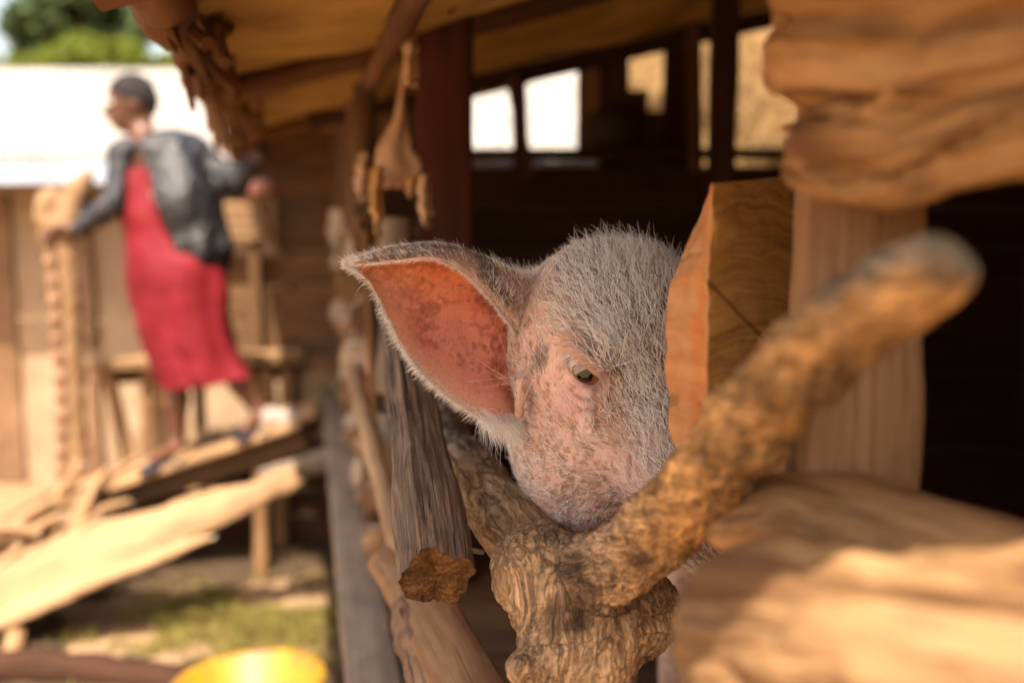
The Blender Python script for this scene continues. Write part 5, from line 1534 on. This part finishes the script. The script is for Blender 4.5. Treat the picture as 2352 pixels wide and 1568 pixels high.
def build_pig():
    root = empty('pig', (.5, 1.7, .66))
    tag(root, 'pink pig with white bristles peering out between the rails, one ear spread', 'pig')
    # finer cells round the head, coarser along the body
    size, warp = graded((-.12, .86, .64), (-.02, .90, 1.10), (.36, 1.34, 1.56), (1.24, 2.82, 1.68), .0021, .0066)
    V, Q = surface_nets(pig_sdf, (0, 0, 0), size, 1.0, warp)
    q = HL(V)
    # relax a little, then folds and pores
    EV, EF, Gi, Go, en = build_ear()
    nb = len(V)
    me0 = mesh_from(V, Q)
    if _inside_out(me0):
        Q = Q[:, ::-1].copy(); bpy.data.meshes.remove(me0); me0 = mesh_from(V, Q)
    nr = vert_normals(me0)
    w = np.clip(1 - np.abs(q[:, 0] - .09) / .08, 0, 1)
    disp = pig_wrinkles(q, np.minimum(1, w * 2))
    headm = np.clip(1.3 - np.linalg.norm(q - V3(.05, 0, -.03), axis=1) / .25, 0, 1)
    disp = disp + headm * (fbm(V, 26, 3, 11) * .0016 + fbm(V, 90, 3, 12) * .0006)
    lowm = np.clip((-.05 - q[:, 2]) * 12, 0, 1)
    disp = disp + headm * lowm * fbm(V * V3(1, 1, 1.6), 55, 3, 14) * .0012
    V = V + nr * disp[:, None]
    bpy.data.meshes.remove(me0)
    allV = np.concatenate([V, EV]); allF = np.concatenate([Q, EF + nb])
    me = mesh_from(allV, allF, 'pig_body')
    # colour regions of the skin, with the ear's backlit glow painted in
    A = np.concatenate([q, HL(EV)])
    col = np.tile(V3(.78, .52, .40), (len(allV), 1))
    def blend(c, m): 
        nonlocal col
        m = np.clip(m, 0, 1)[:, None]; col = col * (1 - m) + V3(*c) * m
    n1_ = fbm(allV, 16, 4, 21); n2_ = fbm(allV, 60, 4, 22); n3_ = fbm(allV, 210, 3, 23)
    blend((.70, .42, .31), .5 + n1_ * .9)
    blend((.74, .50, .42), (fbm(allV, 11, 3, 28)) * .8)
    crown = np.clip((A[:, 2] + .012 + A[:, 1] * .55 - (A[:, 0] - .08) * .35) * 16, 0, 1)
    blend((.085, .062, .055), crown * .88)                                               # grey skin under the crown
    def spot(s, f, n, r, c, amt, st=(1, 1, 1)):
        d = np.sqrt((((A[:, 0] - s) / st[0]) ** 2 + ((A[:, 1] - f) / st[1]) ** 2 + ((A[:, 2] - n) / st[2]) ** 2))
        blend(c, amt * np.clip(1.25 - d / r + n2_ * .45, 0, 1))
    spot(.075, .050, -.012, .030, (.30, .13, .055), .95, (1.4, 1, 1))                   # brown tear stain
    spot(.105, -.048, -.006, .019, (.10, .085, .09), .85, (2, .7, 1.3))                  # dark temple spot
    spot(.085, .0, .026, .022, (.66, .33, .24), .8, (2, 1.5, .8))
    spot(.090, .012, -.020, .026, (.66, .34, .27), .7, (2, 1.4, .8))                    # bare upper lid
    spot(.092, .004, .009, .014, (.30, .13, .09), .8, (2, 1.6, 1))
    spot(.05, .12, -.05, .055, (.78, .52, .45), .7)
    low = np.clip(-(A[:, 2] + .02) * 14, 0, 1) * (A[:, 0] > -.1)
    blend((.34, .15, .065), low * np.clip(n3_ * 1.5 - .22 + n2_ * .5, 0, .75))             # dry mud speckle
    blend((.22, .12, .07), low * np.clip((n2_ + n1_ * .5 - .30) * 1.6, 0, .35))
    blend((.16, .08, .04), np.clip((fbm(allV * V3(1, 1, .6), 130, 3, 29) - .45) * 2.5, 0, .45) * (A[:, 2] < .02))
    blend((.52, .31, .17), np.clip((A[:, 0] - .115) * 30, 0, 1) * np.clip(n3_ + .3, 0, .7) * low)
    # ear: inside and outside
    Ne = len(EV); ne = nb + np.arange(Ne)
    I = np.repeat(np.linspace(0, 1, Gi.shape[0]), Gi.shape[1]); J = np.tile(np.linspace(0, 1, Gi.shape[1]), Gi.shape[0])
    ia = np.zeros(len(allV)); ia[nb:nb + len(I)] = 1
    Ia = np.zeros(len(allV)); Ia[nb:nb + len(I)] = I; Ia[nb + len(I):] = I
    Ja = np.zeros(len(allV)); Ja[nb:nb + len(I)] = J; Ja[nb + len(I):] = J
    inside = ia * np.clip((Ja - .22) * 12, 0, 1)
    ex_ = P(797, 650, 1.1) - P(1215, 760, 1.2); ex_ /= np.linalg.norm(ex_)
    al = allV @ ex_; pe = allV - al[:, None] * ex_
    streak = fbm(np.concatenate([pe * 140, (al * 34)[:, None]], 1)[:, [0, 2, 3]], 1.0, 4, 33)
    top = np.clip((.80 - Ja) * 3.0, 0, 1) * np.clip((Ia - .12) * 2.2, 0, 1)
    blend((.68, .25, .17), inside)
    blend((.90, .23, .035), inside * top)  # orange glow of sun through the ear, painted into the colour
    blend((.80, .36, .09), inside * np.clip((Ia - .55) * 3, 0, 1) * .6)
    blend((.24, .05, .02), inside * np.clip(streak * .42 + .24 + n3_ * .60 + n1_ * .45, 0, .85) * np.clip((Ja - .3) * 6, 0, 1) * np.clip((.98 - Ja) * 9, 0, 1) * np.clip(1.25 - Ia, 0, 1))
    vein = np.exp(-(fbm(np.concatenate([pe * 30, (al * 7)[:, None]], 1)[:, [0, 2, 3]], 1.0, 3, 37) / .07) ** 2)
    blend((.42, .06, .03), inside * vein * .5 * np.clip((1.0 - Ja) * 8, 0, 1))
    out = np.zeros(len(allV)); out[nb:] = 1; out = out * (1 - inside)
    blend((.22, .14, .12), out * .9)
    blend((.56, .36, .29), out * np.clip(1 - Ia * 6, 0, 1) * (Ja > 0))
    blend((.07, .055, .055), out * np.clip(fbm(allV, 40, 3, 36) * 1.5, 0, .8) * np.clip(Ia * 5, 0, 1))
    blend((.78, .60, .45), np.clip((Ia - .93) * 20, 0, 1))
    blend((.74, .46, .30), np.clip((Ja - .90) * 10, 0, 1) * .8)
    blend((.84, .40, .26), inside * np.clip(fbm(allV, 13, 2, 39) * .9, 0, .45))
    blend((.80, .38, .20), out * (Ja > 0) * np.clip((.07 - Ja) * 30, 0, 1))
    col_attr(me, 'skin', np.clip(col, .01, 1))
    m, nt, bs = new_mat('pig_skin')
    a = nt.nodes.new('ShaderNodeAttribute'); a.attribute_name = 'skin'
    tc = nt.nodes.new('ShaderNodeTexCoord')
    sp = noise(nt, tc.outputs['Object'], 420, 4, 0.6); sp2 = noise(nt, tc.outputs['Object'], 150, 5, 0.65)
    c = mixc(nt, ramp(nt, sp, [(.30, .55), (.46, 0.0)]), a.outputs['Color'], (.24, .11, .06))
    nt.links.new(c, bs.inputs['Base Color'])
    bs.inputs['Roughness'].default_value = .62; bs.inputs['Specular IOR Level'].default_value = .35
    bs.inputs['Subsurface Weight'].default_value = .12; bs.inputs['Subsurface Radius'].default_value = (.9, .3, .15); bs.inputs['Subsurface Scale'].default_value = .004
    h = math_(nt, 'ADD', sp2, math_(nt, 'MULTIPLY', sp, .5))
    nt.links.new(bump(nt, h, .55, .002), bs.inputs['Normal'])
    body = link('body', me, root, [m])

    # eye
    me_, nt_, be = new_mat('pig_eye')
    ge = attr(nt_); sep = nt_.nodes.new('ShaderNodeSeparateXYZ'); nt_.links.new(ge, sep.inputs[0])
    c = ramp(nt_, sep.outputs[0], [(0.0, (.004, .003, .003)), (.36, (.004, .003, .003)), (.40, (.16, .06, .015)), (.66, (.24, .10, .025)), (.70, (.10, .05, .03)), (.76, (.62, .50, .46)), (1.0, (.66, .45, .42))])
    nt_.links.new(c, be.inputs['Base Color']); be.inputs['Roughness'].default_value = .06; be.inputs['Coat Weight'].default_value = .6; be.inputs['Coat Roughness'].default_value = .02
    for sx in (1, -1):
        ce = EC - EN * .0180; cen = HW((ce[0] * sx, ce[1], ce[2])); r = .0240
        gg_ = EN + EL * .30; gaze = HR.T @ V3(gg_[0] * sx, gg_[1], gg_[2]) ; gaze /= np.linalg.norm(gaze)
        vs, fs, g = [], [], []
        nu, nv = 32, 20
        for i in range(nv + 1):
            ph = math.pi * i / nv
            for j in range(nu):
                t = 2 * math.pi * j / nu
                l = V3(math.sin(ph) * math.cos(t), math.sin(ph) * math.sin(t), math.cos(ph))
                vs.append(l); g.append((ph / 1.05, 0, 0))
        zq = Vector(gaze).to_track_quat('Z', 'Y').to_matrix()
        vs = [np.array(zq @ Vector(v)) * r + cen for v in vs]
        for i in range(nv):
            for j in range(nu):
                a_, b_ = i * nu + j, i * nu + (j + 1) % nu
                fs.append((a_, a_ + nu, b_ + nu, b_))
        mm = mesh_from(vs, fs, 'eye', gc=g)
        link('eye', mm, root, [me_])

    # ---------------- bristles as real hair curves
    def hair_mat(name, c1, c2):
        m, nt, bs = new_mat(name)
        hi = nt.nodes.new('ShaderNodeHairInfo')
        c = ramp(nt, hi.outputs['Random'], [(0.0, c1), (0.35, c2), (1.0, c2)])
        nt.links.new(c, bs.inputs['Base Color'])
        bs.inputs['Roughness'].default_value = .45; bs.inputs['Specular IOR Level'].default_value = .5
        return m
    white = hair_mat('white_bristle', (.50, .38, .27), (.94, .89, .82))
    dark = hair_mat('dark_bristle', (.03, .015, .01), (.16, .07, .035))
    nV = np.empty(len(allV) * 3, np.float32); me.vertex_normals.foreach_get('vector', nV); nV = nV.reshape(-1, 3)
    # only triangles of the head
    tri_all = np.concatenate([allF[:, [0, 1, 2]], allF[:, [0, 2, 3]]])
    def sample(mask, n, seed):
        r = np.random.default_rng(seed)
        t = tri_all[mask[tri_all].all(1)]
        a, b, c = allV[t[:, 0]], allV[t[:, 1]], allV[t[:, 2]]
        ar = np.linalg.norm(np.cross(b - a, c - a), axis=1); ar /= ar.sum()
        k = r.choice(len(t), n, p=ar)
        u, v = r.random(n), r.random(n); f = u + v > 1; u[f] = 1 - u[f]; v[f] = 1 - v[f]
        w0 = (1 - u - v)[:, None]; u = u[:, None]; v = v[:, None]
        pos = a[k] * w0 + b[k] * u + c[k] * v
        nor = nV[t[k, 0]] * w0 + nV[t[k, 1]] * u + nV[t[k, 2]] * v
        ij = np.stack([Ia[t[k, 0]], Ja[t[k, 0]]], 1)
        return pos, nor / (np.linalg.norm(nor, axis=1)[:, None] + 1e-9), ij, r
    def strands(pos, nor, flow, length, lift, rad, r, curl=.25, droop=0.0, npt=6):
        n = len(pos)
        fl = flow - nor * (flow * nor).sum(1)[:, None]
        fl /= np.linalg.norm(fl, axis=1)[:, None] + 1e-9
        fl = fl + r.normal(0, curl, (n, 3)); d = fl + nor * lift[:, None]
        d /= np.linalg.norm(d, axis=1)[:, None]
        bend = r.normal(0, .28, (n, 3)) - nor * .55
        t = np.linspace(0, 1, npt)[None, :, None]
        L = length[:, None, None]
        p = pos[:, None, :] - nor[:, None, :] * .0006 + d[:, None, :] * L * t + bend[:, None, :] * L * t ** 2 * .5 + V3(0, 0, -1) * droop * L * t ** 2
        # keep clear of the skin
        h = ((p - pos[:, None, :]) * nor[:, None, :]).sum(2)
        p = p + nor[:, None, :] * np.clip(.0010 * t[..., 0] + .0004 - h, 0, 1)[:, :, None]
        rr = rad[:, None] * (1 - .75 * np.linspace(0, 1, npt)[None, :])
        return p, rr
    parts = {'white': [], 'dark': []}
    hq = A; body_i = np.zeros(len(allV), bool); body_i[:nb] = True
    headmask = body_i & (hq[:, 1] > -.22) & (hq[:, 0] > -.12) & (np.linalg.norm(hq - V3(0, 0, -.03), axis=1) < .32)
    back = -HR[1]                                    # towards the tail along the head
    # crown and face
    pos, nor, ij, r = sample(headmask, 88000, 1)
    ql = HL(pos)
    cw = np.clip((ql[:, 2] + .0 + ql[:, 1] * .5 - (ql[:, 0] - .08) * .3) * 14 + .2, 0, 1)       # crown weight
    eyed = np.sqrt(((ql[:, 1] - .005) / 1.35) ** 2 + (ql[:, 2] - .010) ** 2 + ((ql[:, 0] - .095) * .6) ** 2)
    snout = np.clip((ql[:, 1] - .06) * 14, 0, 1)
    _e = np.linalg.norm((ql - EC) * V3(.7, 1, 1.1), axis=1)
    keep = (r.random(len(pos)) < (.34 + .50 * cw) * (1 - .5 * snout)) & (_e > .036) & ~((_e < .052) & (r.random(len(pos)) < .6))
    clump = fbm(pos, 45, 2, 55)
    keep &= r.random(len(pos)) < np.clip(.75 + clump * .7, .15, 1)
    pos, nor, ql, cw = pos[keep], nor[keep], ql[keep], cw[keep]
    sw = (fbm(pos, 10, 2, 51) + .6 * fbm(pos, 70, 1, 53))[:, None]; sw2 = (fbm(pos, 10, 2, 52) + .6 * fbm(pos, 70, 1, 54))[:, None]
    lowf = np.clip((-.03 - ql[:, 2]) * 10, 0, 1)[:, None]
    flow = back * (1 - .35 * lowf) + V3(-.25, 0, -1.0) * lowf * .7 + HR[2] * .35 * (1 - lowf) + HR[0] * sw * .55 + HR[2] * sw2 * .55
    n = len(pos)
    L = (.0100 + .0150 * cw) * (.45 + 1.1 * r.random(n))
    top = np.clip((ql[:, 2] - .085) * 40, 0, 1) * (r.random(n) < .35); L = L + top * .016
    p_, r_ = strands(pos, nor, flow, L, .20 + .12 * cw + r.random(n) ** 2 * .6 + top * .9, (.00020 + .00009 * cw) * (.6 + .8 * r.random(n)), r, .40)
    dk = r.random(n) < (.10 + .10 * (1 - cw))
    parts['white'].append((p_[~dk], r_[~dk])); parts['dark'].append((p_[dk], r_[dk]))
    # neck tuft toward the ear root and poll fringe
    # ear: strips
    nI = Gi.shape[0] * Gi.shape[1]
    vi = np.zeros(len(allV), bool); vi[nb:nb + nI] = True
    vo = np.zeros(len(allV), bool); vo[nb + nI:] = True
    earx = P(797, 608, 1.1) - P(1215, 820, 1.2); earx /= np.linalg.norm(earx)
    def ear_h(mask, n, L0, lift, key, seed, flow, curl=.2, droop=0.0, rad=.0002):
        pos, nor, ij, r = sample(mask, n, seed)
        k = len(pos); L = L0 * (.5 + r.random(k))
        p_, r_ = strands(pos, nor, flow(ij, nor, pos), L, lift * (.4 + r.random(k)), np.full(k, rad) * (.7 + .6 * r.random(k)), r, curl, droop)
        parts[key].append((p_, r_))
    up_ = V3(0, 0, 1)
    ear_h(vi & (Ja < .34), 5200, .011, .5, 'white', 2, lambda ij, nr_, p: earx + up_ * .15, .25)
    ear_h(vi & (Ja < .34), 2600, .010, .4, 'dark', 3, lambda ij, nr_, p: earx + up_ * .1, .25)
    ear_h((vo | vi) & (Ja < .45) & (Ia < .3), 3500, .016, .6, 'white', 14, lambda ij, nr_, p: earx * .4 + up_ * .6, .4)
    ear_h(vo & (Ja < .55), 6500, .013, .6, 'white', 4, lambda ij, nr_, p: earx + up_ * .3, .3)
    ear_h(vi & (Ja > .28) & (Ja < .97), 12000, .010, .35, 'dark', 5, lambda ij, nr_, p: earx + up_ * -.4, .25, .0, .00028)
    ear_h(vi & (Ja > .34) & (Ja < .90) & (Ia < .25), 900, .014, .5, 'white', 12, lambda ij, nr_, p: earx + up_ * -.3, .3, .2, .00013)
    ear_h(((vi | vo) & (Ja > .965) & (Ia > .1)), 5500, .009, .35, 'white', 6, lambda ij, nr_, p: np.tile(up_ * -.55 + earx * .75, (len(p), 1)), .28, .15)
    ear_h(((vi | vo) & (Ja > .95) & (Ia < .30)), 1100, .026, .5, 'white', 7, lambda ij, nr_, p: np.tile(up_ * -1 + V3(.15, 0, 0), (len(p), 1)), .30, .2, .00018)
    ear_h(((vi | vo) & (Ja < .05)), 3500, .006, .5, 'white', 8, lambda ij, nr_, p: np.tile(up_ * -.6 + earx * .9, (len(p), 1)), .25)
    ear_h((vi | vo) & (Ia > .9), 3800, .007, .4, 'white', 9, lambda ij, nr_, p: np.tile(earx, (len(p), 1)), .3)
    # long stray hairs across the ear root
    pos, nor, ij, r = sample(headmask & (hq[:, 0] > .07) & (hq[:, 1] < -.03) & (hq[:, 2] > -.06) & (hq[:, 2] < .06), 150, 10)
    k = len(pos)
    p_, r_ = strands(pos, nor, np.tile(earx + up_ * .1, (k, 1)), .045 * (.4 + r.random(k)), np.full(k, .35), np.full(k, .00016), r, .35, .1, 8)
    p_ = p_[:, np.round(np.linspace(0, 7, 6)).astype(int)]; r_ = r_[:, :6]
    parts['white'].append((p_, r_))
    # eyelashes
    r = np.random.default_rng(11); k = 75
    tpos = r.random(k) * .72
    tl = -.0265 + .042 * tpos
    base = EC + EL * tl[:, None] + EU * (.0114 * np.sqrt(np.clip(1 - (tl / .030) ** 2, 0, 1)))[:, None] + EN * (.0035 + .0015 * r.random(k))[:, None]
    basew = HW(base); out_ = np.tile(EN @ HR, (k, 1)); dn = (-EU * .85 - EL * .35) @ HR
    t = np.linspace(0, 1, 6)[None, :, None]; L = (.011 + .006 * r.random(k))[:, None, None]
    jit = r.normal(0, .13, (k, 1, 3))
    p_ = basew[:, None, :] + (out_[:, None, :] * .62 * t + (dn + jit) * (t * .35 + t ** 2 * .75)) * L
    parts['white'].append((p_, np.full((k, 6), .00019) * (1 - .7 * np.linspace(0, 1, 6))[None]))
    for key, mat_, nm in (('white', white, 'bristles'), ('dark', dark, 'dark_bristles')):
        p_ = np.concatenate([a for a, b in parts[key]]).astype(np.float32); r_ = np.concatenate([b for a, b in parts[key]]).astype(np.float32)
        hc = bpy.data.hair_curves.new(nm)
        hc.add_curves([6] * len(p_))
        hc.position_data.foreach_set('vector', p_.reshape(-1))
        ra = hc.attributes.get('radius') or hc.attributes.new('radius', 'FLOAT', 'POINT')
        ra.data.foreach_set('value', r_.reshape(-1))
        hc.materials.append(mat_)
        o = bpy.data.objects.new(nm, hc); COL.objects.link(o); o.parent = root
        o.matrix_parent_inverse = Matrix.Translation(-root.location)
        o['kind'] = 'stuff'
    return root

build_pig()

# phrases that things of one kind share
GROUPS = {'hanging_strip': 'torn strips hanging beside the corner post', 'weed': 'small weeds on the sill beam', 'wood_scrap': 'wood scraps on the dark ground',
          'upper_log': 'rough logs at the top right', 'lower_rail': 'rails under the broken rail end', 'tall_tree': 'dark green trees behind the yard'}
for o in scene.objects:
    g = GROUPS.get(o.name.split('.')[0])
    if g and o.parent is None: o['group'] = g
